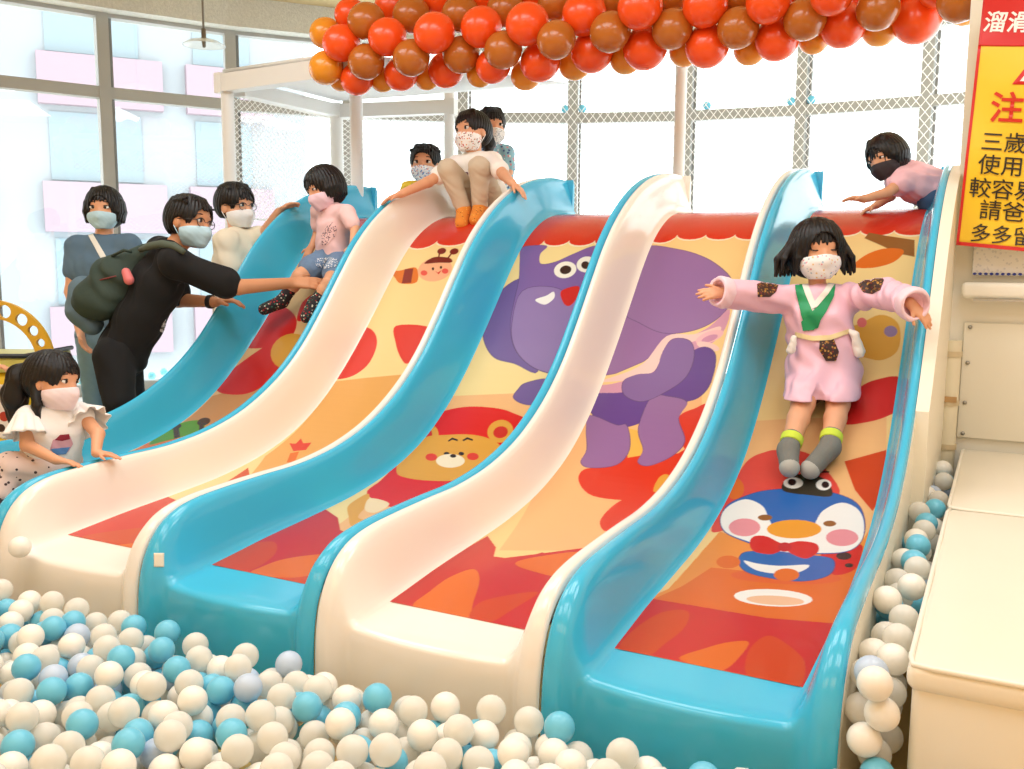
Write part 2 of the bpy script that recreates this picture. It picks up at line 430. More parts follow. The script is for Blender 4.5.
def print_mesh(idx, base, items, step=0.003):
    """the printed picture: a fine skin on the bed whose print colours sit in a colour attribute"""
    nu = int((PX1 - PX0) / step) + 1; ns = int((S1 - S0) / step) + 1
    us = np.linspace(PX0, PX1, nu); ss = np.linspace(S0, S1, ns)
    du, ds = us[1] - us[0], ss[1] - ss[0]
    img = np.empty((ns, nu, 3), np.float32); img[:] = np.array(lin(base)) * INK
    shp = shapes_to_uv(idx, items)
    inked = []
    for col, uv in shp:
        if col in (PUR, PUR2, DPUR, MAUV, (150, 112, 166), (132, 100, 160), (112, 90, 156), BLU):      # thin printed outline
            dv = uv - uv.mean(0); inked.append(((92, 66, 116), uv + dv / (np.linalg.norm(dv, axis=1, keepdims=True) + 1e-6) * 0.0032))
        inked.append((col, uv))
    for col, uv in inked:
        cov = np.zeros((ns, nu), np.float32)
        for oy, ox in ((-.25, -.25), (-.25, .25), (.25, -.25), (.25, .25)):
            m = np.zeros((ns, nu), bool); uu = us + ox * du; sv = ss + oy * ds
            for k in range(len(uv)):
                x0, y0 = uv[k - 1]; x1, y1 = uv[k]
                if y0 == y1: continue
                lo, hi = min(y0, y1), max(y0, y1)
                i0, i1 = np.searchsorted(sv, lo), np.searchsorted(sv, hi)
                if i1 <= i0: continue
                xc = x0 + (sv[i0:i1] - y0) * (x1 - x0) / (y1 - y0)
                m[i0:i1] ^= uu[None, :] > xc[:, None]
            cov += m * 0.25
        img = img * (1 - cov[..., None]) + np.array(lin(col), np.float32) * INK * cov[..., None]
    y = np.interp(ss, _arc, _ys); z = np.interp(ss, _arc, _zs)
    dy = np.gradient(y); dz = np.gradient(z); l = np.hypot(dy, dz) + 1e-9
    y2 = y - dz / l * 0.003; z2 = z + dy / l * 0.003
    V = np.stack([np.broadcast_to(us[None, :], (ns, nu)), np.broadcast_to(y2[:, None], (ns, nu)), np.broadcast_to(z2[:, None], (ns, nu))], -1).reshape(-1, 3)
    g = np.arange(ns * nu).reshape(ns, nu)
    F = np.stack([g[:-1, :-1], g[:-1, 1:], g[1:, 1:], g[1:, :-1]], -1).reshape(-1, 4)
    me = mesh_from(V, F)
    ca = me.color_attributes.new('print', 'FLOAT_COLOR', 'POINT')
    ca.data.foreach_set('color', np.concatenate([img.reshape(-1, 3), np.ones((ns * nu, 1), np.float32)], 1).ravel())
    m = mat('printed vinyl', (255, 255, 255), 0.26, 0.15, 0.4)
    if not m.get('wired'):
        nt = m.node_tree; at_ = nt.nodes.new('ShaderNodeVertexColor'); at_.layer_name = 'print'
        nt.links.new(at_.outputs[0], nt.nodes['Principled BSDF'].inputs['Base Color']); m['wired'] = 1
    return me, [m]
INK = 0.84
RED = (212, 34, 30); CRIM = (204, 38, 42); ORG = (228, 110, 32); DORG = (210, 68, 26); TAN = (250, 214, 146); PEACH = (246, 190, 130)
PUR = (128, 100, 166); PUR2 = (146, 122, 178); DPUR = (100, 64, 146); MAUV = (150, 108, 164); OCH = (228, 166, 64); BLU = (42, 104, 184); WHT = (250, 248, 244); BLK = (52, 34, 32); BRN = (150, 96, 46); PNK = (236, 150, 160); MOU = (220, 52, 28)
def scallop(idx, tips, px, py, amp=0.045):
    """red-orange cloud edge printed over the crest"""
    pts = [(PX0 - .03, S1 + .1)]; b0 = y2s(bed_hit(px, py)[1]) + amp
    pts.append((PX0 - .03, b0)); xs = np.linspace(PX0 - .03, PX1 + .03, tips + 1)
    for k in range(tips):
        for q in np.linspace(0, math.pi, 9)[:-1]:
            pts.append((xs[k] + (xs[k + 1] - xs[k]) * (0.5 - 0.5 * math.cos(q)), b0 - amp * (1.6 if k == 0 else 1) * math.sin(q)))
    pts += [(PX1 + .03, b0), (PX1 + .03, S1 + .1)]
    return [((255, 240, 205), 'UV', [(x, s - .012) for x, s in pts], 'poly'), (MOU, 'UV', pts, 'poly')]
ART = {}
ART[4] = (TAN, scallop(4, 4, 870, 236) + [
    (BRN, 'B', [(497, 82), (510, 66), (560, 75), (640, 87), (640, 135), (590, 125), (550, 105)], 'poly'),
    (ORG, 'B', [(462, 162), (500, 130), (550, 112), (600, 112), (608, 125), (580, 150), (530, 165), (485, 167)]),
    (OCH, 'B', [(330, 330), (400, 325), (470, 330), (540, 300), (590, 320), (600, 370), (585, 410), (540, 430), (480, 420), (420, 440), (330, 420)]),
    ((152, 126, 166), 'B', (572, 347, 19, 16), 'ell'), ((230, 110, 110), 'B', (490, 322, 14, 14), 'ell'),
    (PEACH, 'B', [(150, 605), (300, 595), (560, 590), (560, 800), (520, 1000), (50, 1000), (120, 800)], 'poly'),
    (RED, 'B', [(440, 610), (445, 560), (480, 510), (530, 485), (600, 480), (600, 560), (560, 590), (500, 607)]),
    (DORG, 'B', [(440, 718), (560, 685), (560, 800), (520, 860), (470, 800)], 'poly'),
    ((228, 74, 64), 'A', [(400, 215), (440, 130), (480, 55), (530, 28), (570, 25), (620, 30), (660, 60), (700, 130), (600, 160), (470, 200)]),
    (ORG, 'A', (455, 115, 22, 25), 'ell'),
    ((240, 148, 62), 'A', [(380, 260), (420, 215), (470, 235), (750, 240), (790, 180), (780, 300), (690, 440), (530, 418), (400, 395), (250, 372), (300, 350)], 'poly'),
    (ORG, 'A', [(400, 300), (600, 320), (760, 290), (700, 445), (530, 420), (400, 397), (260, 376), (330, 345)], 'poly'),
    ((226, 98, 40), 'A', (575, 322, 130, 17, 2), 'ell'),
    (RED, 'A', [(660, 265), (745, 245), (752, 270), (735, 305), (690, 318), (670, 300)]),
    (BLK, 'A', (710, 273, 18, 9), 'ell'), (BLK, 'A', (722, 295, 10, 5), 'ell'),
    (BLU, 'A', [(475, 266), (520, 262), (580, 268), (640, 272), (682, 280), (686, 303), (665, 322), (610, 332), (540, 325), (485, 311), (466, 290)]),
    (WHT, 'A', [(476, 284), (510, 291), (560, 296), (628, 294), (605, 311), (560, 315), (505, 306)]),
    (ORG, 'A', (440, 287, 28, 15), 'ell'), (ORG, 'A', (576, 317, 30, 15), 'ell'),
    (BLU, 'A', [(422, 186), (438, 155), (470, 137), (520, 121), (600, 115), (680, 124), (738, 148), (758, 190), (751, 236), (718, 262), (650, 268), (560, 265), (490, 243), (434, 218)]),
    (WHT, 'A', [(422, 188), (438, 158), (480, 140), (520, 156), (536, 188), (560, 222), (630, 226), (646, 190), (664, 165), (705, 148), (742, 163), (757, 196), (750, 238), (715, 262), (640, 266), (560, 262), (490, 240), (436, 218)]),
    (PNK, 'A', (478, 206, 37, 21), 'ell'), (PNK, 'A', (706, 230, 38, 20), 'ell'),
    (BRN, 'A', (526, 183, 17, 7), 'ell'), (BRN, 'A', (677, 197, 15, 7), 'ell'),
    ((240, 160, 40), 'A', (594, 210, 64, 22), 'ell'),
    (RED, 'A', [(490, 243), (500, 227), (530, 227), (568, 244), (605, 238), (645, 244), (650, 263), (622, 279), (592, 270), (570, 259), (540, 269), (500, 262)]),
    ((196, 30, 36), 'A', (572, 252, 16, 11), 'ell'),
    ((58, 52, 40), 'A', [(568, 120), (576, 92), (620, 80), (668, 95), (682, 132), (625, 130)]),
    (WHT, 'A', (592, 102, 23, 13), 'ell'), (WHT, 'A', (663, 106, 18, 13), 'ell'), (BLK, 'A', (589, 100, 10, 8), 'ell'), (BLK, 'A', (667, 106, 9, 8), 'ell'),
    (BLK, 'A', [(608, 84), (590, 72), (570, 80), (572, 84), (590, 76), (604, 88)], 'poly'), (BLK, 'A', [(636, 84), (650, 74), (676, 74), (676, 78), (652, 78), (642, 88)], 'poly'),
    (WHT, 'A', (545, 371, 92, 20, 3), 'ell'), ((244, 196, 160), 'A', (550, 377, 68, 11, 3), 'ell'),
    (CRIM, 'A', [(250, 371), (400, 396), (530, 418), (690, 431), (640, 600), (400, 560), (120, 500)], 'poly'),
    (DORG, 'A', [(185, 490), (220, 445), (285, 405), (345, 402), (338, 440), (290, 480), (250, 508)]),
    (ORG, 'A', [(325, 512), (390, 488), (440, 475), (487, 474), (470, 505), (430, 540), (380, 540)]),
    (DORG, 'A', [(478, 565), (488, 495), (530, 460), (575, 478), (618, 522), (606, 580), (540, 590)]),
])
ART[3] = (TAN, scallop(3, 4, 710, 240) + [
    (PEACH, 'D', [(250, 570), (340, 560), (620, 500), (600, 900), (100, 900)], 'poly'),
    (MOU, 'D', [(640, 530), (600, 536), (565, 552), (552, 578), (565, 620), (590, 650), (640, 640)]),
    (MOU, 'D', [(304, 722), (318, 692), (375, 684), (425, 656), (470, 656), (560, 650), (620, 600), (600, 690), (540, 720), (500, 765), (440, 772), (340, 760)]),
    (OCH, 'D', (520, 745, 24, 42, 15), 'ell'),
    (MOU, 'A', [(140, 192), (165, 160), (200, 138), (260, 120), (280, 150), (200, 190), (155, 215)]),
    (MAUV, 'D', [(460, 118), (500, 140), (560, 320), (545, 360), (470, 415), (400, 445), (340, 456), (360, 400), (400, 300)], 'poly'),
    ((150, 112, 166), 'D', [(420, 285), (435, 200), (470, 122), (560, 128), (630, 150), (680, 185), (697, 215), (692, 268), (650, 312), (590, 337), (520, 341), (460, 315)]),
    ((214, 156, 182), 'D', [(330, 505), (440, 490), (520, 450), (560, 405), (640, 372), (680, 330), (690, 280), (640, 325), (560, 370), (480, 440), (400, 470), (340, 480)]),
    ((246, 208, 200), 'D', [(330, 472), (400, 452), (470, 420), (530, 350), (600, 345), (665, 325), (660, 345), (610, 360), (545, 385), (510, 430), (450, 460), (330, 470)]),
    ((244, 190, 196), 'D', (640, 352, 38, 14, -20), 'ell'), ((206, 146, 178), 'D', (640, 356, 22, 8, -20), 'ell'), ((246, 208, 200), 'D', (636, 376, 30, 10, 15), 'ell'),
    (DPUR, 'D', [(320, 500), (360, 496), (430, 492), (520, 460), (580, 400), (625, 378), (655, 400), (642, 470), (610, 508), (560, 525), (450, 577), (400, 580), (345, 556)]),
    ((240, 186, 84), 'D', [(425, 585), (470, 595), (472, 655), (430, 662)], 'poly'),
    (MAUV, 'D', [(333, 553), (400, 578), (428, 580), (434, 640), (400, 680), (332, 687), (310, 672), (326, 640), (324, 590)]),
    (MAUV, 'D', [(490, 508), (535, 505), (582, 520), (560, 562), (576, 618), (545, 656), (485, 682), (456, 672), (470, 640), (458, 585)]),
    ((132, 100, 160), 'D', [(422, 500), (420, 465), (455, 448), (500, 440), (520, 390), (545, 358), (588, 362), (600, 398), (582, 450), (540, 485), (470, 517)]),
    (CRIM, 'E', [(120, 775), (285, 690), (505, 566), (532, 603), (525, 632), (600, 642), (680, 619), (760, 640), (760, 900), (140, 900)], 'poly'),
    (CRIM, 'J', [(200, 140), (330, 60), (420, 20), (900, -40), (800, 300), (400, 240)], 'poly'),
    (ORG, 'J', [(333, 148), (390, 98), (450, 55), (522, 30), (541, 62), (522, 130), (492, 188), (420, 176)]),
    (DORG, 'J', [(495, 190), (540, 132), (620, 110), (718, 100), (640, 152), (560, 200)]),
    (ORG, 'J', [(648, 12), (720, -8), (860, -20), (800, 50), (700, 36)]),
])
ART[2] = (( 248, 224, 156), scallop(2, 4, 560, 246) + [
    (PEACH, 'D', [(-60, 505), (200, 494), (300, 480), (200, 900), (-400, 900)], 'poly'),
    ((112, 90, 156), 'D', [(64, 310), (88, 252), (150, 204), (190, 230), (180, 330), (200, 440), (140, 420), (88, 404), (62, 360)]),
    (PUR, 'D', [(158, 125), (190, 118), (224, 120), (206, 140), (208, 165), (245, 160), (290, 140), (350, 118), (400, 130), (360, 250), (330, 330), (280, 440), (235, 446), (180, 425), (140, 380), (130, 320), (140, 260), (152, 205), (154, 160)]),
    (PUR2, 'D', [(160, 235), (240, 225), (300, 260), (330, 300), (280, 430), (235, 444), (180, 424), (142, 380), (134, 320)]),
    ((250, 246, 230), 'D', (270, 180, 29, 21, -12), 'ell'), (BLK, 'D', (271, 180, 15, 11, -12), 'ell'), ((250, 246, 230), 'D', (324, 166, 25, 20, -12), 'ell'), (BLK, 'D', (322, 168, 11, 10), 'ell'),
    (WHT, 'D', [(194, 256), (222, 246), (240, 236), (242, 252), (222, 268), (205, 266)]), (RED, 'D', [(260, 234), (305, 222), (296, 258), (278, 273), (264, 262)]),
    ((112, 90, 156), 'D', [(138, 508), (150, 486), (170, 470), (230, 462), (220, 520), (170, 525)]),
    ((224, 26, 28), 'E', [(118, 430), (160, 390), (200, 350), (240, 300), (310, 220), (350, 172), (430, 152), (520, 154), (585, 170), (640, 210), (560, 300), (480, 360), (400, 400), (300, 440), (200, 474)]),
    (OCH, 'E', (546, 230, 42, 36, -20), 'ell'), ((210, 40, 34), 'E', (547, 233, 24, 19, -15), 'ell'), (OCH, 'E', (318, 238, 30, 32, -30), 'ell'), ((210, 40, 34), 'E', (312, 238, 16, 17, -30), 'ell'),
    (OCH, 'E', [(214, 362), (222, 322), (260, 280), (310, 248), (370, 242), (440, 240), (500, 250), (545, 275), (540, 305), (480, 345), (410, 386), (310, 388), (240, 378)]),
    (BLK, 'E', [(378, 260), (392, 250), (410, 256), (410, 262), (392, 257), (380, 264)], 'poly'), (BLK, 'E', [(424, 258), (440, 249), (458, 255), (458, 261), (441, 256), (428, 262)], 'poly'),
    (BLK, 'E', (374, 302, 9, 6), 'ell'), (BLK, 'E', (421, 302, 9, 6), 'ell'), (( 250, 236, 206), 'E', (386, 325, 46, 22), 'ell'), (BLK, 'E', (395, 309, 10, 6), 'ell'),
    ((226, 60, 44), 'E', (325, 313, 19, 12), 'ell'), ((226, 60, 44), 'E', (458, 311, 19, 12), 'ell'),
    (OCH, 'E', [(58, 470), (100, 440), (125, 432), (120, 465), (90, 505), (120, 520), (70, 535), (60, 505)]), ((250, 226, 184), 'E', [(112, 470), (130, 445), (190, 462), (150, 490), (118, 488)]),
    (CRIM, 'F', [(-220, 420), (-12, 328), (200, 245), (240, 272), (247, 310), (300, 330), (150, 560), (-100, 560)], 'poly'),
    (ORG, 'G', [(585, 700), (640, 668), (720, 640), (850, 624), (900, 640), (800, 695), (700, 712)]),
    (DORG, 'G', [(470, 658), (540, 618), (610, 592), (686, 585), (690, 622), (640, 662), (560, 690)]),
    (DORG, 'G', [(640, 720), (750, 700), (850, 690), (820, 760), (700, 745)]),
])
ART[1] = ((248, 222, 156), scallop(1, 3, 440, 246) + [
    ((232, 174, 96), 'H', [(380, 562), (470, 552), (600, 540), (640, 560), (200, 1100), (-200, 1100), (200, 760)], 'poly'),
    ((224, 52, 40), 'H', [(384, 550), (420, 490), (448, 424), (475, 420), (494, 440), (494, 474), (470, 520), (425, 550)]),
    ((224, 52, 40), 'H', [(547, 414), (640, 420), (620, 470), (580, 514), (560, 500), (546, 460)]),
    ((226, 120, 40), 'H', [(534, 268), (556, 268), (600, 260), (602, 298), (560, 302), (545, 288)]), ((140, 46, 34), 'H', [(570, 264), (593, 262), (587, 300), (562, 302)], 'poly'),
    ((246, 184, 144), 'H', (650, 265, 46, 31, -12), 'ell'), ((120, 40, 32), 'H', [(622, 249), (648, 232), (688, 234), (694, 246), (655, 247)]),
    ((120, 40, 32), 'H', (668, 216, 12, 8, -15), 'ell'), ((120, 40, 32), 'H', (701, 217, 12, 8, -15), 'ell'),
    ((120, 40, 32), 'H', [(660, 222), (664, 222), (662, 234), (658, 234)], 'poly'), ((120, 40, 32), 'H', [(692, 222), (696, 223), (686, 236), (682, 235)], 'poly'),
    ((232, 90, 80), 'H', (621, 274, 9, 7), 'ell'), ((232, 90, 80), 'H', (677, 269, 9, 7), 'ell'), (BLK, 'H', (645, 263, 3, 4), 'ell'), (BLK, 'H', (666, 259, 3, 4), 'ell'),
    (RED, 'H', [(650, 268), (658, 273), (668, 266), (660, 278)], 'poly'),
    (ORG, 'G', [(738, 300), (766, 295), (752, 330), (726, 330)], 'poly'), ((222, 50, 40), 'G', [(735, 268), (755, 270), (772, 253), (780, 268), (806, 266), (788, 290), (748, 294)], 'poly'),
    (DORG, 'G', [(520, 400), (603, 346), (610, 380)], 'poly'),
    ((214, 44, 38), 'G', [(-90, 590), (0, 553), (345, 440), (420, 470), (240, 700), (-40, 640)], 'poly'),
    (DORG, 'G', [(40, 578), (200, 546), (330, 540), (262, 600), (150, 612), (90, 600)]), (ORG, 'G', [(140, 612), (230, 590), (290, 580), (240, 640)], 'poly'),
])
ART[0] = ((240, 196, 138), scallop(0, 3, 345, 240) + [
    ((214, 150, 92), 'H', [(60, 600), (200, 560), (260, 560), (100, 800), (-300, 800)], 'poly'),
    ((214, 42, 38), 'H', [(70, 580), (100, 540), (200, 468), (250, 460), (250, 520), (170, 588), (100, 596)]),
    ((214, 42, 38), 'H', [(146, 468), (165, 420), (220, 375), (255, 366), (284, 400), (264, 450), (200, 472)]),
    ((214, 42, 38), 'H', [(284, 396), (300, 350), (340, 325), (380, 330), (340, 395), (300, 402)]),
    (OCH, 'H', (268, 482, 55, 46, -25), 'ell'),
    ((236, 122, 56), 'G', [(200, 310), (280, 268), (440, 232), (520, 215), (400, 290)], 'poly'),
    ((112, 158, 44), 'G', [(285, 272), (330, 228), (400, 200), (455, 196), (460, 220), (400, 245), (335, 262)]),
    ((96, 58, 30), 'G', (372, 215, 18, 9, -15), 'ell'), ((96, 58, 30), 'G', [(362, 215), (380, 212), (386, 248), (366, 254)], 'poly'), ((96, 58, 30), 'G', (461, 199, 22, 12, -15), 'ell'), ((96, 58, 30), 'G', [(446, 205), (460, 205), (462, 226), (446, 230)], 'poly'),
])
LBL = ['sky blue slide at the far left with the little girl in pink on it', 'cream slide with a small bee picture, crouching girl at its top', 'middle sky blue slide with purple elephant face and orange bear pictures',
       'cream slide with a large purple elephant body picture', 'rightmost sky blue slide with the bow-tied penguin picture']
for j in range(5):
    me = mesh_from(SHV, SHF)
    s = link('slide', me, M_blue if j % 2 == 0 else M_cream)
    s.location = (j * WS, 0, 0)
    tag(s, LBL[j], 'slide', 'the five side by side slides')
    pm, pmats = print_mesh(j, *ART[j])
    p_ = link('printed_bed', pm, pmats, s, smooth=True)
    tag(p_, 'cartoon picture printed on the slide bed')
    # rolled backing strip closing the top end, tape flecks on the lip
    prof = [(RF[-1][0], RF[-1][1]), (RF[-1][0] + .02, RF[-1][1] - .03), (RF[-1][0] + .02, BF[-1][1] - .08), (RF[-1][0] - 0.02, BF[-1][1] - .08)]
    for a, b in ((.003, .075), (WS - .075, WS - .003)):
        mb = MB(); mb.prism([(a, y, z) for y, z in prof], (0, 0, 0), (b - a, 0, 0))
        mb.build('end_cap', M_blue if j % 2 == 0 else M_cream, s)
# cream padded board along the open flank of the last slide, upper half
mb = MB()
k0 = int(np.argmax(RF[:, 0] > 1.55))
pp = [(y, z - 0.012) for y, z in RF[k0:]] + [(RF[-1][0], -0.3), (RF[k0][0], -0.3)]
mb.prism([(5 * WS - 0.004, y, z) for y, z in pp], (0, 0, 0), (0.045, 0, 0))
o = mb.build('side_board', mat('cream side board', (248, 240, 220), 0.5)); o.parent = s; o.location = (-4 * WS, 0, 0)
pp = [(y, z - 0.03) for y, z in RF[NSUB * 3:k0 + 1]] + [(RF[k0][0], -0.3), (RF[NSUB * 3][0], -0.3)]
mb = MB(); mb.prism([(5 * WS - 0.012, y, z) for y, z in pp], (0, 0, 0), (0.010, 0, 0))
o = mb.build('side_skirt', mat('cream side board', (248, 240, 220), 0.5)); o.parent = s; o.location = (-4 * WS, 0, 0)
# platform behind the slide tops
def platform():
    t = empty('play_platform', (2.0, 4.1, 0)); tag(t, 'white raised play platform behind the slide tops', 'platform')
    mb = MB(); mb.box((-0.35, 3.262, 1.25), (3.78, 5.3, 1.375), bev=0.01); adopt(t, mb.build('deck', M_white, auto=40))
    for x in (-0.25, 1.2, 2.6, 3.7):
        for y in (3.35, 5.2):
            mb = MB(); mb.box((x - .04, y - .04, 0.0), (x + .04, y + .04, 1.25)); adopt(t, mb.build('leg', M_white))
platform()

def lip_tape():
    s_ = bpy.data.objects['slide.002']; b = BVHTree.FromPolygons([v.co + s_.location for v in s_.data.vertices], [tuple(p.vertices) for p in s_.data.polygons])
    V = []; n = 8
    for j in range(n + 1):
        for i in range(n + 1):
            h = b.ray_cast(Vector(tuple(CAM)), Vector(tuple(ray(154 + 10 * i / n, 553 + 14 * j / n))).normalized())
            V.append(tuple(h[0] + h[1] * .002))
    o = link('tape_patch', mesh_from(V, [(j * (n + 1) + i, (j + 1) * (n + 1) + i, (j + 1) * (n + 1) + i + 1, j * (n + 1) + i + 1) for j in range(n) for i in range(n)]), mat('white tape', (240, 226, 204), .7)); so = o.modifiers.new('thick', 'SOLIDIFY'); so.thickness = .0015
    adopt(s_, o); o['label'] = 'small white tape patch on the rim'
lip_tape()
# ------------------------------------------------------------------ balloon garland
def balloon_mesh():
    prof = []
    for k in range(19):
        q = math.pi * k / 18
        r = math.sin(q); z = -math.cos(q)
        prof.append((max(r, 1e-4) * (1 - 0.05 * z * 0) , z * 1.06 - (0.10 * (1 - r) if z < 0 else 0)))
    mb = MB(); mb.lathe(prof, n=28)
    me = mesh_from(mb.V, mb.F); me.polygons.foreach_set('use_smooth', np.ones(len(me.polygons), dtype=bool)); return me
def knot_mesh():
    mb = MB(); mb.lathe([(0.001, -1.12), (.05, -1.15), (.075, -1.2), (.03, -1.19), (.001, -1.17)], n=12)
    return mesh_from(mb.V, mb.F)
BAL = {'red': mat('red balloon latex', (248, 84, 24), 0.25, 0.15), 'brown': mat('caramel balloon latex', (186, 104, 34), 0.22, 0.2), 'amber': mat('amber balloon latex', (236, 152, 40), 0.22, 0.2)}
BLAB = {'red': 'round orange-red balloon in the garland along the ceiling', 'brown': 'round caramel brown balloon in the garland along the ceiling', 'amber': 'round amber orange balloon peeping out of the garland along the ceiling'}
_bm = balloon_mesh(); _km = knot_mesh()
BPROTO = {}
for c, m in BAL.items():
    me = _bm.copy(); me.materials.append(m); k = _km.copy(); k.materials.append(m); BPROTO[c] = (me, k)
def balloon(px, py, r, c, d, label=None):
    me, k = BPROTO[c]
    P = at(px, py, d)
    o = bpy.data.objects.new('balloon', me); COL.objects.link(o); o.location = tuple(P)
    rr = r / FPX * d
    o.scale = (rr, rr, rr)
    core = at(px, py, d) + np.array([0.15, 0.32, 0.22])      # knots point back into the garland
    v = Vector(tuple(core - P)).normalized()
    o.rotation_euler = v.to_track_quat('-Z', 'Y').to_euler()
    tag(o, label or BLAB[c], 'balloon', 'balloons of the ceiling garland')
    kk = bpy.data.objects.new('knot', k); COL.objects.link(kk); kk.parent = o
BL = [(325, 33, 15, 'amber', 1, 'amber balloon at the upper left end of the garland'), (341, 43, 18, 'red', 0), (326, 68, 16.5, 'amber', 0, 'amber balloon at the lower left end of the garland'), (350, 14, 15, 'red', 1), (366, 21, 18, 'brown', 0), (387, 37, 18.5, 'red', 0),
      (366, 62, 17.5, 'brown', 0), (357, 79, 16, 'red', 1), (341, 80, 11, 'amber', 2), (411, 15, 18, 'brown', 1), (434, 33, 20, 'red', 0), (411, 58, 18, 'brown', 0), (401, 74, 16.5, 'red', 1), (383, 80, 12, 'amber', 2),
      (392, 6, 17, 'red', 2), (441, -2, 17, 'red', 2), (460, 14, 18, 'brown', 1), (481, 27, 20, 'red', 0), (461, 55, 18, 'brown', 0), (446, 70, 17.5, 'red', 1), (480, 74, 13, 'amber', 2), (427, 78, 12, 'amber', 2),
      (503, 50, 18.5, 'brown', 0), (527, 24, 21, 'red', 0), (505, 9, 18, 'brown', 1), (493, 66, 17, 'red', 1), (484, -4, 17, 'red', 2), (540, 62, 19.5, 'red', 1), (526, 75, 15, 'amber', 2), (556, 40, 19, 'brown', 0), (556, 3, 18, 'brown', 1),
      (584, 14, 21.5, 'red', 0), (592, 52, 20.5, 'red', 1), (575, 64, 16, 'amber', 2), (610, 32, 20, 'brown', 0), (612, -2, 19, 'brown', 1), (640, 7, 22, 'red', 0), (645, 48, 21.5, 'red', 1), (626, 58, 16, 'amber', 2), (672, 29, 20, 'brown', 0),
      (672, -4, 19, 'brown', 1), (705, 5, 22, 'red', 0), (707, 46, 21.5, 'red', 1), (685, 51, 15.5, 'amber', 2), (738, 28, 20.5, 'brown', 0), (738, -4, 19, 'brown', 1), (768, 2, 21.5, 'red', 0), (777, 39, 21.5, 'red', 1), (750, 49, 16, 'amber', 2),
      (805, 19, 21, 'brown', 0), (806, -10, 19, 'red', 1), (843, 25, 22.5, 'red', 1), (814, 39, 15, 'amber', 2), (832, -6, 21, 'red', 0), (878, 9, 21, 'brown', 0), (880, 28, 18, 'amber', 2), (917, 20, 23.5, 'red', 1), (900, -12, 21, 'red', 1), (960, 0, 22, 'brown', 0), (966, 6, 19, 'amber', 2),
      (536, -8, 18, 'red', 2), (940, -14, 22, 'red', 1), (860, -14, 20, 'red', 2)]
def lay_balloons():
    """settle the balloons behind each other so that they touch instead of sinking into one another"""
    D = np.array([5.45 - (b[0] - 325) / 635.0 * 1.15 + b[4] * 0.12 for b in BL])
    for it in range(300):
        P = np.array([at(b[0], b[1], d) for b, d in zip(BL, D)]); R = np.array([b[2] / FPX * d for b, d in zip(BL, D)])
        moved = False
        for i in range(len(BL)):
            for j in range(i):
                g = 0.93 * (R[i] + R[j]) - np.linalg.norm(P[i] - P[j])
                if g > 0.001:
                    s = 1 if (D[i] > D[j] or (D[i] == D[j])) else -1
                    D[i] += s * g * 0.3; D[j] -= s * g * 0.12; moved = True
        if not moved: break
    for b, d in zip(BL, D): balloon(b[0], b[1], b[2], b[3], d, b[5] if len(b) > 5 else None)
lay_balloons()


# ------------------------------------------------------------------ plastic balls of the pit
BR = 0.037
BC = {'white': mat('white ball plastic', (250, 246, 236), 0.35, 0.1), 'clear': None, 'blue': mat('light blue ball plastic', (112, 202, 232), 0.3, 0.1), 'lilac': mat('pale blue ball plastic', (196, 214, 236), 0.32, 0.1)}
def clear_mat():
    m = mat('milky clear ball plastic', (255, 252, 243), 0.25, 0.1)
    b = m.node_tree.nodes['Principled BSDF']; nt = m.node_tree
    b.inputs['Transmission Weight'].default_value = 0.0
    o_ = nt.nodes['Material Output']; t = nt.nodes.new('ShaderNodeBsdfTransparent'); t.inputs[0].default_value = (1, 0.99, 0.96, 1)
    fr = nt.nodes.new('ShaderNodeLayerWeight'); fr.inputs[0].default_value = 0.45
    mr = nt.nodes.new('ShaderNodeMapRange'); mr.inputs[3].default_value = 0.66; mr.inputs[4].default_value = 0.98
    tl = nt.nodes.new('ShaderNodeBsdfTranslucent'); tl.inputs[0].default_value = (0.98, 0.95, 0.88, 1); m2 = nt.nodes.new('ShaderNodeMixShader'); m2.inputs[0].default_value = 0.15
    mx = nt.nodes.new('ShaderNodeMixShader')
    nt.links.new(b.outputs[0], m2.inputs[1]); nt.links.new(tl.outputs[0], m2.inputs[2])
    nt.links.new(fr.outputs['Facing'], mr.inputs[0]); nt.links.new(mr.outputs[0], mx.inputs[0])
    nt.links.new(t.outputs[0], mx.inputs[1]); nt.links.new(m2.outputs[0], mx.inputs[2]); nt.links.new(mx.outputs[0], o_.inputs[0])
    return m
BC['clear'] = clear_mat()
BLBL = {'white': 'opaque white plastic ball lying in the ball pit', 'clear': 'milky see-through plastic ball lying in the ball pit', 'blue': 'bright light blue plastic ball lying in the ball pit', 'lilac': 'very pale blue plastic ball lying in the ball pit'}
def ball_mesh():
    import bmesh
    bm = bmesh.new(); bmesh.ops.create_icosphere(bm, subdivisions=3, radius=BR)
    me = bpy.data.meshes.new('m'); bm.to_mesh(me); bm.free()
    me.polygons.foreach_set('use_smooth', np.ones(len(me.polygons), dtype=bool)); return me
_ball = ball_mesh(); BALLM = {}
for c in BC:
    me = _ball.copy(); me.materials.append(BC[c]); BALLM[c] = me
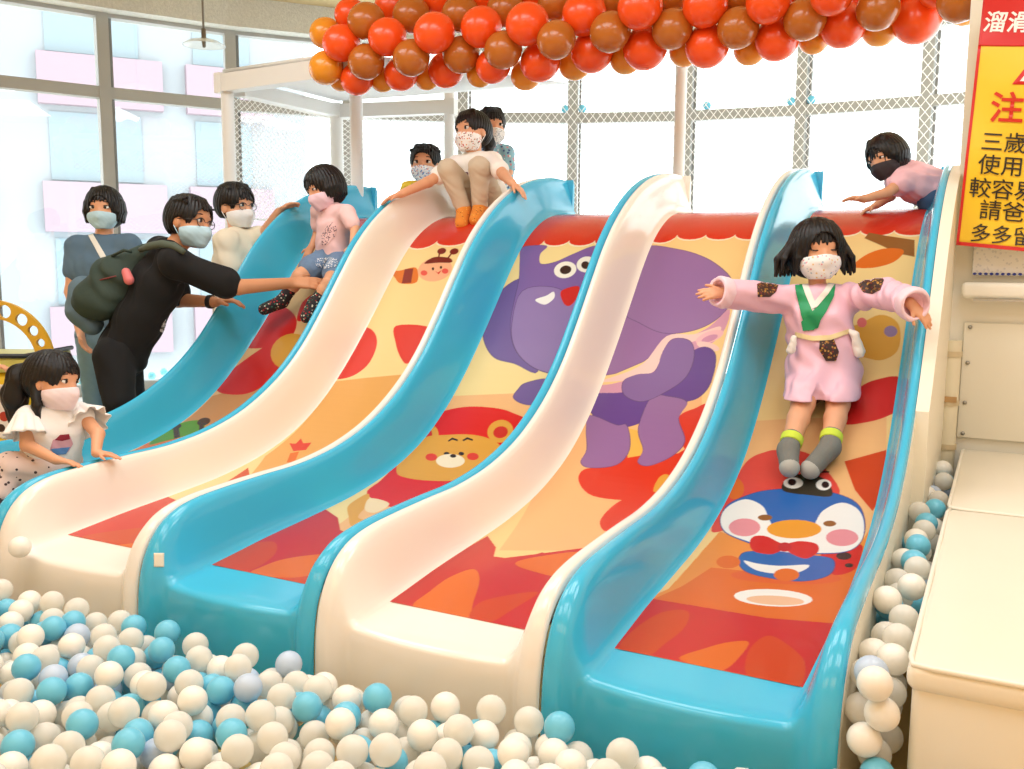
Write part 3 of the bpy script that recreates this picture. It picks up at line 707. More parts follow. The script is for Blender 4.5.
def pile():
    """drop balls one by one into the pit until the visible ground is covered"""
    P = []
    zfloor = -0.14
    def allowed(x, y):
        j = (x / WS) % 1.0
        lip = -0.04 - 0.05 * math.sin(math.pi * j) ** 0.8
        if x < 3.615: return y < lip - BR - 0.004
        return y < 2.5 and (y < -0.03 or x < 3.722 - BR)
    def vis(x, y):
        d = np.array([x, y, -0.05]) - CAM; z = d @ FW
        if z < 0.5: return False
        u = 512 + FPX * (d @ RT) / z; v = 384.5 - FPX * (d @ UP) / z
        return -420 < u < 1060 and v < 1150
    cand = []
    xs = np.arange(-2.0, 4.6, 0.016); ys = np.arange(-2.2, 2.6, 0.016)
    for x in xs:
        for y in ys:
            if x < 3.62 and y > 0: continue
            if allowed(x, y) and vis(x, y): cand.append((x, y))
    cand = np.array(cand)
    pts = np.zeros((0, 3))
    gap = cand[:, 0] > 3.6
    need = 2300
    for n in range(need):
        sel = cand[rng.integers(0, len(cand), 46)]
        if n % 6 == 0:
            g = cand[gap & (cand[:, 1] > -0.03)]; sel = g[rng.integers(0, len(g), 14)]
        z = np.where((sel[:, 0] > 3.62) & (sel[:, 1] > -0.03), 0.0 + 0.07 * np.clip(sel[:, 1], 0, 1), np.where(sel[:, 0] > 3.45, -0.07, zfloor)) + BR
        if len(pts):
            d2 = (sel[:, None, 0] - pts[None, :, 0]) ** 2 + (sel[:, None, 1] - pts[None, :, 1]) ** 2
            h = np.where(d2 < (2 * BR) ** 2, pts[None, :, 2] + np.sqrt(np.maximum(0, (2 * BR) ** 2 - d2)), -9)
            z = np.maximum(z, h.max(1))
        bias = np.where(sel[:, 0] > 3.62, 0.0, 0.03 * np.clip(-sel[:, 1] / 1.2, 0, 1))
        k = int(np.argmin(z + bias))
        top = 0.25 if (sel[k, 0] > 3.62 and sel[k, 1] > 0) else 0.035
        if z[k] > top: continue
        pts = np.vstack([pts, [sel[k, 0], sel[k, 1], z[k]]])
    return pts
PTS = pile()
def pick(x, y):
    n = 0.5 + 0.5 * math.sin(3.1 * x + 1.7) * math.cos(4.3 * y + 0.6 * x)
    r = rng.random()
    pb = 0.13 + 0.16 * n
    if r < pb: return 'blue'
    if r < pb + 0.07: return 'lilac'
    if r < pb + 0.07 + 0.42: return 'clear'
    return 'white'
# the balls best in view become things of their own, the buried rest is one mass
def exposure_rank(pts):
    d = pts - CAM; z = d @ FW
    u = 512 + FPX * (d @ RT) / z; v = 384.5 - FPX * (d @ UP) / z; r = FPX * BR / z
    W_, H_ = 1024, 769
    own = np.full((H_ // 2, W_ // 2), -1); dep = np.full((H_ // 2, W_ // 2), 1e9)
    for i in range(len(pts)):
        u0, u1 = int(max(0, (u[i] - r[i]) / 2)), int(min(W_ // 2 - 1, (u[i] + r[i]) / 2)); v0, v1 = int(max(0, (v[i] - r[i]) / 2)), int(min(H_ // 2 - 1, (v[i] + r[i]) / 2))
        if u1 < u0 or v1 < v0: continue
        yy, xx = np.mgrid[v0:v1 + 1, u0:u1 + 1]
        m = ((xx * 2 - u[i]) ** 2 + (yy * 2 - v[i]) ** 2 < r[i] ** 2) & (dep[v0:v1 + 1, u0:u1 + 1] > z[i])
        dep[v0:v1 + 1, u0:u1 + 1][m] = z[i]; own[v0:v1 + 1, u0:u1 + 1][m] = i
    return np.bincount(own[own >= 0], minlength=len(pts))
_rank = exposure_rank(PTS); _ord = np.argsort(-_rank)
_single = set(_ord[:300].tolist())
rest = MB(); rest_m = list(BC)
_low = None
for i, p in enumerate(PTS):
    c = pick(p[0], p[1])
    if i in _single:
        o = bpy.data.objects.new('pit_ball', BALLM[c]); COL.objects.link(o); o.location = tuple(p)
        tag(o, BLBL[c], 'ball', 'plastic balls in the ball pit')
    else:
        if _low is None:
            import bmesh
            _b = bmesh.new(); bmesh.ops.create_icosphere(_b, subdivisions=2, radius=BR); _low = (np.array([v.co for v in _b.verts]), [tuple(v.index for v in f.verts) for f in _b.faces]); _b.free()
        rest.mi = rest_m.index(c); rest.add(_low[0] + p, _low[1])
o = rest.build('pit_balls', [BC[c] for c in rest_m], smooth=True); tag(o, 'the remaining half-buried plastic balls filling the ball pit', 'balls', kind='stuff')
# single balls elsewhere
def ball(P, c, label):
    o = bpy.data.objects.new('play_ball', BALLM[c]); COL.objects.link(o); o.location = tuple(map(float, P)); tag(o, label, 'ball')
p_ = onZ(20, 547, 0.096 + BR)
ball((p_[0], p_[1], p_[2]), 'white', 'white plastic ball resting on the lip of the leftmost cream slide')
for (px, py, lab) in ((152, 376, 'pale blue ball on the floor behind the man in black'), (164, 372, 'light blue ball on the floor just left of the leftmost slide'), (82, 382, 'light blue ball on the floor by the window behind the girl')):
    q = onZ(px, py, BR); ball(q, 'blue', lab)
#print('BALLS', len(PTS), int((_rank > 0).sum()), int((_rank > 6).sum()))
# ------------------------------------------------------------------ white steel frame and safety net of the play platform
def post(px, y_top, d, r, label, zbot=1.375):
    P = at(px, y_top, d); t = empty('frame_post', (P[0], P[1], zbot)); tag(t, label, 'post', 'white posts of the platform frame')
    mb = MB(); mb.tube([(P[0], P[1], zbot), (P[0], P[1], P[2])], r, 20); adopt(t, mb.build('post', M_white, auto=40))
    mb = MB(); mb.tube([(P[0], P[1], zbot), (P[0], P[1], zbot + 0.02)], r * 1.7, 20); adopt(t, mb.build('base_plate', M_white, auto=40))
    return P
ZF = 2.31
FA = at(227, 78, 6.15); FB = at(338, 103, 7.25); FC = at(449, 96, 7.05); FD = at(355, 90, 6.05)
post(227, 84, 6.15, 0.042, 'white frame post with the net behind it, nearest the left windows', 0.0)
post(336, 106, 7.25, 0.05, 'thin pale frame post in the far corner behind the girl in pink', 0.0)
post(355, 30, 6.1, 0.042, 'white frame post standing behind the top of the leftmost slides')
post(449, 92, 7.0, 0.038, 'white frame post to the left of the crouching girl')
post(683, 20, 5.75, 0.036, 'white frame post behind the top of the cream elephant slide')
def beam(a, b, label, w=0.05, h=0.055):
    a = np.asarray(a); b = np.asarray(b); t = empty('frame_tube', (a + b) / 2); tag(t, label, 'beam', 'white beams of the platform frame')
    u = (b - a) / np.linalg.norm(b - a); s = np.cross(u, [0, 0, 1]); s /= np.linalg.norm(s); n = np.cross(s, u)
    mb = MB(); mb.prism([a + s * w + n * h, a - s * w + n * h, a - s * w - n * h, a + s * w - n * h], (0, 0, 0), b - a); adopt(t, mb.build('tube', M_white))
    for e in (a, b):
        mb = MB(); mb.prism([e + s * w * 1.15 + n * h * 1.15, e - s * w * 1.15 + n * h * 1.15, e - s * w * 1.15 - n * h * 1.15, e + s * w * 1.15 - n * h * 1.15], -u * 0.03, u * 0.03); adopt(t, mb.build('end_plate', M_white))
_A = at(224, 84, 6.15); _B = at(338, 104, 7.25); _D = at(352, 60, 5.55); _C = at(452, 94, 7.0)
_D[2] = _A[2]; _B[2] = _A[2] - 0.0; _C[2] = _A[2]
beam(_A, _D, 'white frame beam running from the left post up behind the balloons')
beam(_A + np.array([0.06, 0.1, -0.02]), _B, 'white frame beam running from the left post back to the far corner', 0.04, 0.045)
beam(_B, _C, 'white frame beam across the back between the two far posts', 0.04, 0.05)
# roof sheet of the frame
def roof():
    t = empty('canopy_sheet', (_A + _C) / 2); tag(t, 'pale translucent roof sheet stretched over the white frame', 'canopy')
    q = _C + (_D - _A) * 0.9
    V = []; n = 10
    for i in range(n + 1):
        for j in range(n + 1):
            a = _A + (_D - _A) * i / n; b = _B + (q - _B) * i / n
            p = a + (b - a) * j / n; V.append(p + np.array([0, 0, 0.075 - 0.05 * math.sin(math.pi * i / n) * math.sin(math.pi * j / n)]))
    F = [(i * (n + 1) + j, i * (n + 1) + j + 1, (i + 1) * (n + 1) + j + 1, (i + 1) * (n + 1) + j) for i in range(n) for j in range(n)]
    me = mesh_from(V, F); o = link('sheet', me, mat('pale roof sheet', (240, 241, 243), 0.7)); sm = o.modifiers.new('thick', 'SOLIDIFY'); sm.thickness = 0.004; adopt(t, o)
    mb = MB(); mb.tube([_A + np.array([0, 0, .08]), _D + np.array([0, 0, .08])], 0.012, 8); adopt(t, mb.build('hem', M_white, smooth=True))
roof()
def net():
    """knotted white safety net hung between the posts: crossing strands, one object"""
    line = [at(229, 259, 6.35), at(338, 259, 7.5), at(449, 259, 7.2), at(571, 259, 7.0), at(683, 259, 6.7), at(800, 259, 6.35), at(962, 259, 5.85)]
    line = [p[:2] for p in line]
    z0, z1 = 1.39, 2.78
    seg = [np.linalg.norm(line[i + 1] - line[i]) for i in range(len(line) - 1)]; acc = np.concatenate([[0], np.cumsum(seg)]); L = acc[-1]
    def P(u, z):
        z = z0 + (z - z0) * np.interp(u, [acc[2], acc[2] + .05], [(2.20 - z0) / (z1 - z0), 1.0]); x = np.interp(u, acc, [p[0] for p in line]); y = np.interp(u, acc, [p[1] for p in line]); return np.array([x, y, z])
    M_net = mat('white net cord', (252, 252, 252), 0.6)
    nt = M_net.node_tree; tl = nt.nodes.new('ShaderNodeBsdfTranslucent'); tl.inputs[0].default_value = (1, 1, 1, 1); mx = nt.nodes.new('ShaderNodeMixShader'); mx.inputs[0].default_value = 0.6   # nylon lets the window light through
    nt.links.new(nt.nodes['Principled BSDF'].outputs[0], mx.inputs[1]); nt.links.new(tl.outputs[0], mx.inputs[2]); nt.links.new(mx.outputs[0], nt.nodes['Material Output'].inputs[0])
    mb = MB(); pitch = 0.056; H = z1 - z0; r = 0.0024
    def strand(ua, za, ub, zb):
        if ub < 0 or ua > L: return
        if ua < 0: za = za + (zb - za) * (0 - ua) / (ub - ua); ua = 0
        if ub > L: zb = za + (zb - za) * (L - ua) / (ub - ua); ub = L
        us = [ua] + [a for a in list(acc) + [acc[2] + .05] if ua < a < ub] + [ub]; us.sort()
        pts = [P(u, za + (zb - za) * (u - ua) / (ub - ua + 1e-9)) for u in us]
        mb.tube(pts, r, 4, caps=False)
    u = -H
    while u < L:
        strand(u, z0, u + H * 0.8, z1); strand(u, z1, u + H * 0.8, z0); u += pitch
    t = empty('safety_net', P(L / 2, z0)); tag(t, 'fine white diamond mesh safety net along the back of the platform', 'net')
    adopt(t, mb.build('netting', mat('white net cord', (250, 250, 250), 0.6)))
    for z in (z0, z1):
        m2 = MB(); m2.tube([P(u, z) for u in np.linspace(0, L, 40)], 0.009, 6); adopt(t, m2.build('border_rope', mat('white net cord', (250, 250, 250), 0.6), smooth=True))
net()
for (px, py, lab) in ((240, 99, 'small blue ball on the window rail, first from the left'), (269, 100, 'small blue ball on the window rail, second from the left'), (430, 108, 'small blue ball on the rail above the boy in yellow'), (563, 109, 'small blue ball on the rail left of the middle mullion'), (580, 109, 'small blue ball on the rail right of the middle mullion'),
                      (702, 104, 'small blue ball on the rail right of the thick white post'), (784, 100, 'small blue ball on the rail left of the mullion above the blue slide'), (804, 98, 'small blue ball on the rail right of the mullion above the blue slide')):
    # find where the line of sight meets the window ring just above the rail
    best = None
    for i in range(len(NODE) - 1):
        if MPX[i] <= px < MPX[i + 1]:
            p, q = NODE[i][0], NODE[i + 1][0]; r_ = ray(px, 259)[:2]
            A_ = np.array([r_, -(q - p)]).T; sol = np.linalg.solve(A_, p - CAM[:2]); g = CAM[:2] + r_ * (sol[0] - 0.03)
            best = (g[0], g[1], ZT + 0.045 + BR)
    ball(best, 'blue', lab)

# ------------------------------------------------------------------ pendant lamp at the left window
def pendant():
    P = at(204, 43, 6.9); t = empty('pendant_lamp', P); tag(t, 'flat glass dish pendant lamp hanging before the left window', 'lamp')
    mb = MB(); mb.lathe([(0.0, 0.035), (0.03, 0.034), (0.10, 0.015), (0.15, -0.012), (0.152, -0.02), (0.145, -0.018), (0.09, 0.005), (0.0, 0.022)], P, 40)
    adopt(t, mb.build('lamp_shade', mat('lamp glass', (232, 236, 234), 0.1, alpha=0.55), smooth=True))
    mb = MB(); mb.tube([P + (0, 0, 0.03), (P[0], P[1], 3.268)], 0.008, 8); adopt(t, mb.build('stem', mat('lamp metal', (120, 112, 100), 0.4, metal=0.5), smooth=True))
    mb = MB(); mb.lathe([(0.0, 0.1), (0.016, 0.1), (0.018, 0.03), (0.012, -0.03), (0.0, -0.035)], P, 16); adopt(t, mb.build('bulb_holder', mat('lamp metal', (120, 112, 100), 0.4), smooth=True))
pendant()

# ------------------------------------------------------------------ hanging banner
def banner():
    Yb = WY - 0.16
    TL = onY(984, -8, Yb); BL_ = onY(956, 245, Yb); BR_ = onY(1075, 256, Yb); TR = onY(1110, -8, Yb)
    t = empty('warning_banner', (TL + TR) / 2); tag(t, 'yellow hanging banner with red header and Chinese warning lettering', 'banner')
    Nn = 36
    def S(u, v, off=0.0):
        p = TL * (1 - u) * (1 - v) + TR * u * (1 - v) + BL_ * (1 - u) * v + BR_ * u * v
        return p + np.array([0, -off + 0.010 * math.sin(7 * v + 5 * u) + 0.006 * math.sin(17 * v - 3 * u), 0.0])
    def patch(name, m, u0, u1, v0, v1, off):
        V = [S(u0 + (u1 - u0) * i / Nn, v0 + (v1 - v0) * j / Nn, off) for j in range(Nn + 1) for i in range(Nn + 1)]
        F = [(j * (Nn + 1) + i, (j + 1) * (Nn + 1) + i, (j + 1) * (Nn + 1) + i + 1, j * (Nn + 1) + i + 1) for j in range(Nn) for i in range(Nn)]
        o = link(name, mesh_from(V, F), m); so = o.modifiers.new('thick', 'SOLIDIFY'); so.thickness = 0.0015; so.offset = -1 if 0 else 0
        return adopt(t, o)
    vh = 0.205
    patch('banner_cloth', mat('yellow banner vinyl', (250, 206, 48), 0.35, 0.1), 0, 1, 0, 1, 0)
    patch('red_header', mat('red banner print', (214, 34, 34), 0.35, 0.1), 0, 1, 0, vh, 0.003)
    mr = mat('red banner print', (214, 34, 34), 0.35)
    patch('red_edging', mr, 0, 0.025, vh, 1, 0.003); patch('red_edging', mr, 0.025, 1, 0.985, 1, 0.003)
    def text(s, u, v, h, m, bold=0.0, sp=1.0, name='lettering', shear=0.0):
        """one line of lettering laid on the cloth; h = height in metres, (u, v) = left middle"""
        W_ = np.linalg.norm(TR - TL); H_ = np.linalg.norm(BL_ - TL)
        for k, ch in enumerate(s):
            cu = bpy.data.curves.new('t', 'FONT'); cu.body = ch; cu.size = h; cu.offset = bold; cu.resolution_u = 3; cu.shear = shear
            o = bpy.data.objects.new('t', cu); COL.objects.link(o)
            me = bpy.data.meshes.new_from_object(o.evaluated_get(bpy.context.evaluated_depsgraph_get())); bpy.data.objects.remove(o)
            for vx in me.vertices:
                uu = u + (k * h * 1.0 * sp + vx.co.x) / W_; vv = v - (vx.co.y - h * 0.38) / H_
                vx.co = Vector(tuple(S(uu, vv, 0.006)))
            me.materials.append(m); o2 = bpy.data.objects.new(name, me); COL.objects.link(o2); adopt(t, o2)
    wht = mat('white banner print', (250, 248, 244), 0.4); ink = mat('black banner print', (46, 40, 30), 0.4); red = mat('red lettering', (216, 50, 30), 0.4)
    def uv(px, py):
        q = onY(px, py, Yb)
        A_ = (q - TL); v = (q[2] - TL[2]) / (BL_[2] - TL[2]); v = min(max(v, 0), 1)
        for _ in range(4):
            l = TL * (1 - v) + BL_ * v; r_ = TR * (1 - v) + BR_ * v
            u = (q[0] - l[0]) / (r_[0] - l[0]); top = TL * (1 - u) + TR * u; bot = BL_ * (1 - u) + BR_ * u
            v = (q[2] - top[2]) / (bot[2] - top[2])
        return u, v
    D_ = float((onY(990, 100, Yb) - CAM) @ FW); mpp = D_ / FPX
    text('溜滑梯', *uv(983, 21), 21 * mpp, wht, 0.0016, name='header_lettering', shear=0.12)
    text('注', *uv(990, 107), 31 * mpp, red, 0.0022, name='red_lettering')
    text('三歲以', *uv(981, 141), 21 * mpp, ink, 0.0004); text('使用溜', *uv(978, 164), 21 * mpp, ink, 0.0004); text('較容易失', *uv(969, 187), 21 * mpp, ink, 0.0004, 0.98)
    text('請爸爸', *uv(979, 209), 21 * mpp, ink, 0.0004); text('多多留意', *uv(970, 232), 20 * mpp, ink, 0.0004, 0.98)
    # red outlined warning triangle
    a, b, c = uv(1038, 52), uv(1012, 85), uv(1064, 87)
    ar = mr; cen = np.mean([a, b, c], 0)
    V = []; 
    for k in (1.0, 0.7):
        for p in (a, b, c): V.append(S(*(cen + (np.array(p) - cen) * k), 0.006))
    F = [(0, 1, 4, 3), (1, 2, 5, 4), (2, 0, 3, 5)]
    adopt(t, link('warning_triangle', mesh_from(V, F), ar, smooth=False)); adopt(t, link('triangle_field', mesh_from([S(*(cen + (np.array(p) - cen) * 0.7), 0.0055) for p in (a, b, c)], [(0, 1, 2)]), wht, smooth=False))
    for p in (TL, TR):
        mb = MB(); mb.tube([p + np.array([0, 0, -0.01]), (p[0], WY, 3.1)], 0.004, 6); adopt(t, mb.build('hanging_cord', mat('cord', (90, 86, 80), 0.7)))
banner()

# ------------------------------------------------------------------ yellow play cart at the left edge
def yellow_cart():
    d = 4.75
    c = at(-8, 420, d); t = empty('play_cart', (c[0], c[1], 0)); tag(t, 'yellow toy cart with an arched handle pierced by round holes', 'toy cart')
    M_y = mat('yellow cart plastic', (240, 200, 40), 0.35, 0.1); M_a = mat('ochre arch plastic', (216, 168, 44), 0.4)
    rt2 = np.array([RT[0], RT[1], 0]); rt2 /= np.linalg.norm(rt2); fw2 = np.array([-rt2[1], rt2[0], 0])
    up = np.array([0, 0, 1.0])
    # arch plate with real holes: ring strip between two arcs, holes cut by a boolean
    cen = at(-6, 362, d); px = d / FPX
    ro, ri = 61 * px, 44 * px
    n = 48; outer = [(ro * math.cos(q), ro * 1.02 * math.sin(q)) for q in np.linspace(-0.15, math.pi + 0.15, n)]; inner = [(ri * math.cos(q), ri * 1.0 * math.sin(q)) for q in np.linspace(-0.15, math.pi + 0.15, n)]
    def W_(x, z, y): return cen + rt2 * x + up * z + fw2 * y
    mb = MB(); th = 0.012
    V = [W_(x, z, -th) for x, z in outer] + [W_(x, z, -th) for x, z in inner] + [W_(x, z, th) for x, z in outer] + [W_(x, z, th) for x, z in inner]
    F = []
    for i in range(n - 1):
        F += [(i, n + i, n + i + 1, i + 1), (2 * n + i, 2 * n + i + 1, 3 * n + i + 1, 3 * n + i), (i, i + 1, 2 * n + i + 1, 2 * n + i), (n + i, 3 * n + i, 3 * n + i + 1, n + i + 1)]
    F += [(0, 2 * n, 3 * n, n), (n - 1, 2 * n - 1, 4 * n - 1, 3 * n - 1)]
    mb.add(V, F); arch = mb.build('arch_handle', M_a)
    cut = MB()
    for deg, r in ((22, 4.5), (37, 5.5), (54, 6.5), (74, 7), (95, 7), (116, 7), (137, 6.5)):
        q = math.radians(deg); rm = (ro + ri) / 2; p = W_(rm * math.cos(q), rm * math.sin(q), 0)
        cut.tube([p - fw2 * 0.05, p + fw2 * 0.05], r * px * .95, 20)
    co = cut.build('cutter', None)
    bo = arch.modifiers.new('holes', 'BOOLEAN'); bo.operation = 'DIFFERENCE'; bo.object = co; bo.solver = 'EXACT'
    dg = bpy.context.evaluated_depsgraph_get(); me = bpy.data.meshes.new_from_object(arch.evaluated_get(dg)); arch.modifiers.clear(); arch.data = me
    bpy.data.objects.remove(co); adopt(t, arch)
    # body
    R = np.array([rt2, fw2, up]).T
    b0 = at(30, 372, d)
    w = 0.75
    mb = MB(); mb.box((-w, -0.03, 0.16), (0.0, 0.42, b0[2] - 0.0), R=R, c=(b0[0], b0[1], 0)); 
    mb2 = MB(); mb2.box((-w, -0.03, 0.16), (0.0, 0.42, b0[2]), bev=0.05)
    V = [R @ np.array(v) + np.array([b0[0], b0[1], 0]) for v in mb2.V]; mb3 = MB(); mb3.add(V, mb2.F); adopt(t, mb3.build('body', M_y, auto=50))
    mb2 = MB(); mb2.box((-w - .01, -0.045, b0[2] + 0.0), (0.015, 0.43, b0[2] + 0.075), bev=0.015)
    V = [R @ np.array(v) + np.array([b0[0], b0[1], 0]) for v in mb2.V]; mb3 = MB(); mb3.add(V, mb2.F); adopt(t, mb3.build('rim', mat('pale yellow rim', (214, 206, 110), 0.4), auto=50))
    mb = MB(); z = b0[2] + 0.085
    mb.tube([np.array([b0[0], b0[1], z]) + rt2 * a + fw2 * b for a, b in ((-w, -0.05), (0.0, -0.05), (0.02, 0.42))], 0.012, 10); adopt(t, mb.build('hand_rail', mat('black rail', (30, 30, 32), 0.4), smooth=True))
    mb2 = MB(); mb2.box((-w + .3, -0.038, b0[2] - 0.33), (-0.03, -0.031, b0[2] - 0.06), bev=0.003)
    V = [R @ np.array(v) + np.array([b0[0], b0[1], 0]) for v in mb2.V]; mb3 = MB(); mb3.add(V, mb2.F); adopt(t, mb3.build('picture_panel', spotted('cart sticker', (244, 232, 220), [(190, 60, 40), (240, 200, 90), (60, 40, 30)], 14, 0.35, 0.5)))
    for a, b in ((-0.62, 0.0), (-0.12, 0.0), (-0.62, 0.38), (-0.12, 0.38)):
        p = np.array([b0[0], b0[1], 0.09]) + rt2 * a + fw2 * b
        mb = MB(); mb.tube([p - fw2 * 0.02, p + fw2 * 0.02], 0.09, 24); adopt(t, mb.build('wheel', mat('dark wheel', (60, 60, 62), 0.6), auto=40))
yellow_cart()
# ------------------------------------------------------------------ organic surfaces: smooth unions of tapered limbs, meshed as one skin
def rcone(a, b, ra, rb=None, k=0.012):
    return ('c', np.asarray(a, float), np.asarray(b, float), float(ra), float(ra if rb is None else rb), k)
def ellip(c, ax, k=0.012):
    """ax: rows are unit axes, each with its radius"""
    return ('e', np.asarray(c, float), np.array([a for a, r in ax], float), np.array([r for a, r in ax], float), k)
def _bb(p):
    if p[0] == 'c':
        r = max(p[3], p[4]); return np.minimum(p[1], p[2]) - r, np.maximum(p[1], p[2]) + r
    r = p[3].max(); return p[1] - r, p[1] + r
def _dist(p, X):
    if p[0] == 'c':
        a, b, ra, rb = p[1:5]; ba = b - a; L = ba @ ba + 1e-12
        t = np.clip(((X - a) @ ba) / L, 0, 1)
        return np.linalg.norm(X - a - t[..., None] * ba, axis=-1) - (ra + (rb - ra) * t)
    q = (X - p[1]) @ p[2].T
    k0 = np.linalg.norm(q / p[3], axis=-1); k1 = np.linalg.norm(q / p[3] ** 2, axis=-1) + 1e-9
    return k0 * (k0 - 1) / k1
def sdf_mesh(prims, vox=0.005, cuts=(), subs=(), disp=None, smooth=1):
    bb = [_bb(p) for p in prims]
    lo = np.min([b[0] for b in bb], 0) - 4 * vox; hi = np.max([b[1] for b in bb], 0) + 4 * vox
    n = np.ceil((hi - lo) / vox).astype(int) + 1
    D = np.full(n, 0.5, np.float32)
    def block(l, h, m):
        i0 = np.maximum(0, np.floor((l - m - lo) / vox).astype(int)); i1 = np.minimum(n, np.ceil((h + m - lo) / vox).astype(int) + 1)
        g = [lo[a] + vox * np.arange(i0[a], i1[a]) for a in range(3)]
        return tuple(slice(i0[a], i1[a]) for a in range(3)), np.stack(np.meshgrid(*g, indexing='ij'), -1)
    for p, (l, h) in zip(prims, bb):
        k = p[-1]; sl, X = block(l, h, k + 3 * vox)
        d = _dist(p, X); o = D[sl]
        hh = np.maximum(k - np.abs(d - o), 0) / max(k, 1e-6)
        D[sl] = np.minimum(d, o) - hh * hh * k * 0.25
    for p in subs:
        l, h = _bb(p); sl, X = block(l, h, 3 * vox)
        if min(D[sl].shape) == 0: continue
        D[sl] = np.maximum(D[sl], -_dist(p, X))
    if cuts or disp:
        g = [lo[a] + vox * np.arange(n[a]) for a in range(3)]
        X = np.stack(np.meshgrid(*g, indexing='ij'), -1)
        if disp: D = D + disp(X).astype(np.float32)
        for pt, nr in cuts: D = np.maximum(D, (X - np.asarray(pt)) @ np.asarray(nr))
    S = D < 0
    c = [(i, j, k) for i in (0, 1) for j in (0, 1) for k in (0, 1)]
    def sh(A, o): return A[o[0]:A.shape[0] - 1 + o[0], o[1]:A.shape[1] - 1 + o[1], o[2]:A.shape[2] - 1 + o[2]]
    cnt = sum(sh(S, o).astype(np.int8) for o in c); M = (cnt > 0) & (cnt < 8)
    idx = np.full(M.shape, -1, np.int64); ids = np.argwhere(M); idx[M] = np.arange(len(ids))
    val = {o: sh(D, o)[M] for o in c}
    acc = np.zeros((len(ids), 3)); num = np.zeros(len(ids))
    for o in c:
        for a in range(3):
            if o[a]: continue
            o2 = list(o); o2[a] = 1; o2 = tuple(o2); d0, d1 = val[o], val[o2]
            x = (d0 < 0) != (d1 < 0); t = np.where(x, d0 / (d0 - d1 + 1e-12), 0)
            P = np.array(o, float)[None] + np.zeros((len(ids), 1)); P[:, a] += t
            acc += P * x[:, None]; num += x
    V = (ids + acc / np.maximum(num, 1)[:, None]) * vox + lo
    F = []
    for a in range(3):
        b, e = (a + 1) % 3, (a + 2) % 3
        s0 = [slice(None)] * 3; s1 = [slice(None)] * 3; s0[a] = slice(0, -1); s1[a] = slice(1, None)
        A, B = S[tuple(s0)], S[tuple(s1)]
        E = np.argwhere(A != B); E = E[(E[:, b] > 0) & (E[:, e] > 0) & (E[:, b] < S.shape[b] - 1) & (E[:, e] < S.shape[e] - 1)]
        if not len(E): continue
        ins = A[tuple(E.T)]
        def at_(db, de):
            q = E.copy(); q[:, b] += db; q[:, e] += de; return idx[tuple(q.T)]
        Q = np.stack([at_(-1, -1), at_(0, -1), at_(0, 0), at_(-1, 0)], 1)
        Q[~ins] = Q[~ins][:, ::-1]; F.append(Q)
    F = np.concatenate(F); F = F[(F >= 0).all(1)]
    for _ in range(smooth):
        s = np.zeros_like(V); w = np.zeros(len(V))
        for k in range(4):
            i, j = F[:, k], F[:, (k + 1) % 4]
            for ax in range(3): s[:, ax] += np.bincount(i, V[j, ax], len(V)) + np.bincount(j, V[i, ax], len(V))
            w += np.bincount(i, minlength=len(V)) + np.bincount(j, minlength=len(V))
        V = V + 0.5 * (s / np.maximum(w, 1)[:, None] - V)
    return V, F
def skin_obj(name, prims, m, root, vox=0.005, **kw):
    V, F = sdf_mesh(prims, vox, **kw)
    o = link(name, mesh_from(V, F), m); return adopt(root, o)
def unit(v): v = np.asarray(v, float); return v / (np.linalg.norm(v) + 1e-12)
def cdir(r, u, f): return unit(RT * r + UP * u + FW * f)
def fold(amp, fr, seed=0.0, ax=(1, 1, 1)):
    """soft cloth folds"""
    a = unit([math.sin(seed + 1), math.cos(seed * 2 + .5), .6 * math.sin(3 * seed + .2)]); b = unit([math.cos(seed + 2), .4, math.sin(seed + 4)])
    return lambda X: amp * (np.sin(fr * (X @ a) + 2.2 * np.sin(0.55 * fr * (X @ b))) * 0.7 + 0.5 * np.sin(1.9 * fr * (X @ b) + 1.3 * np.sin(.8 * fr * (X @ a))))
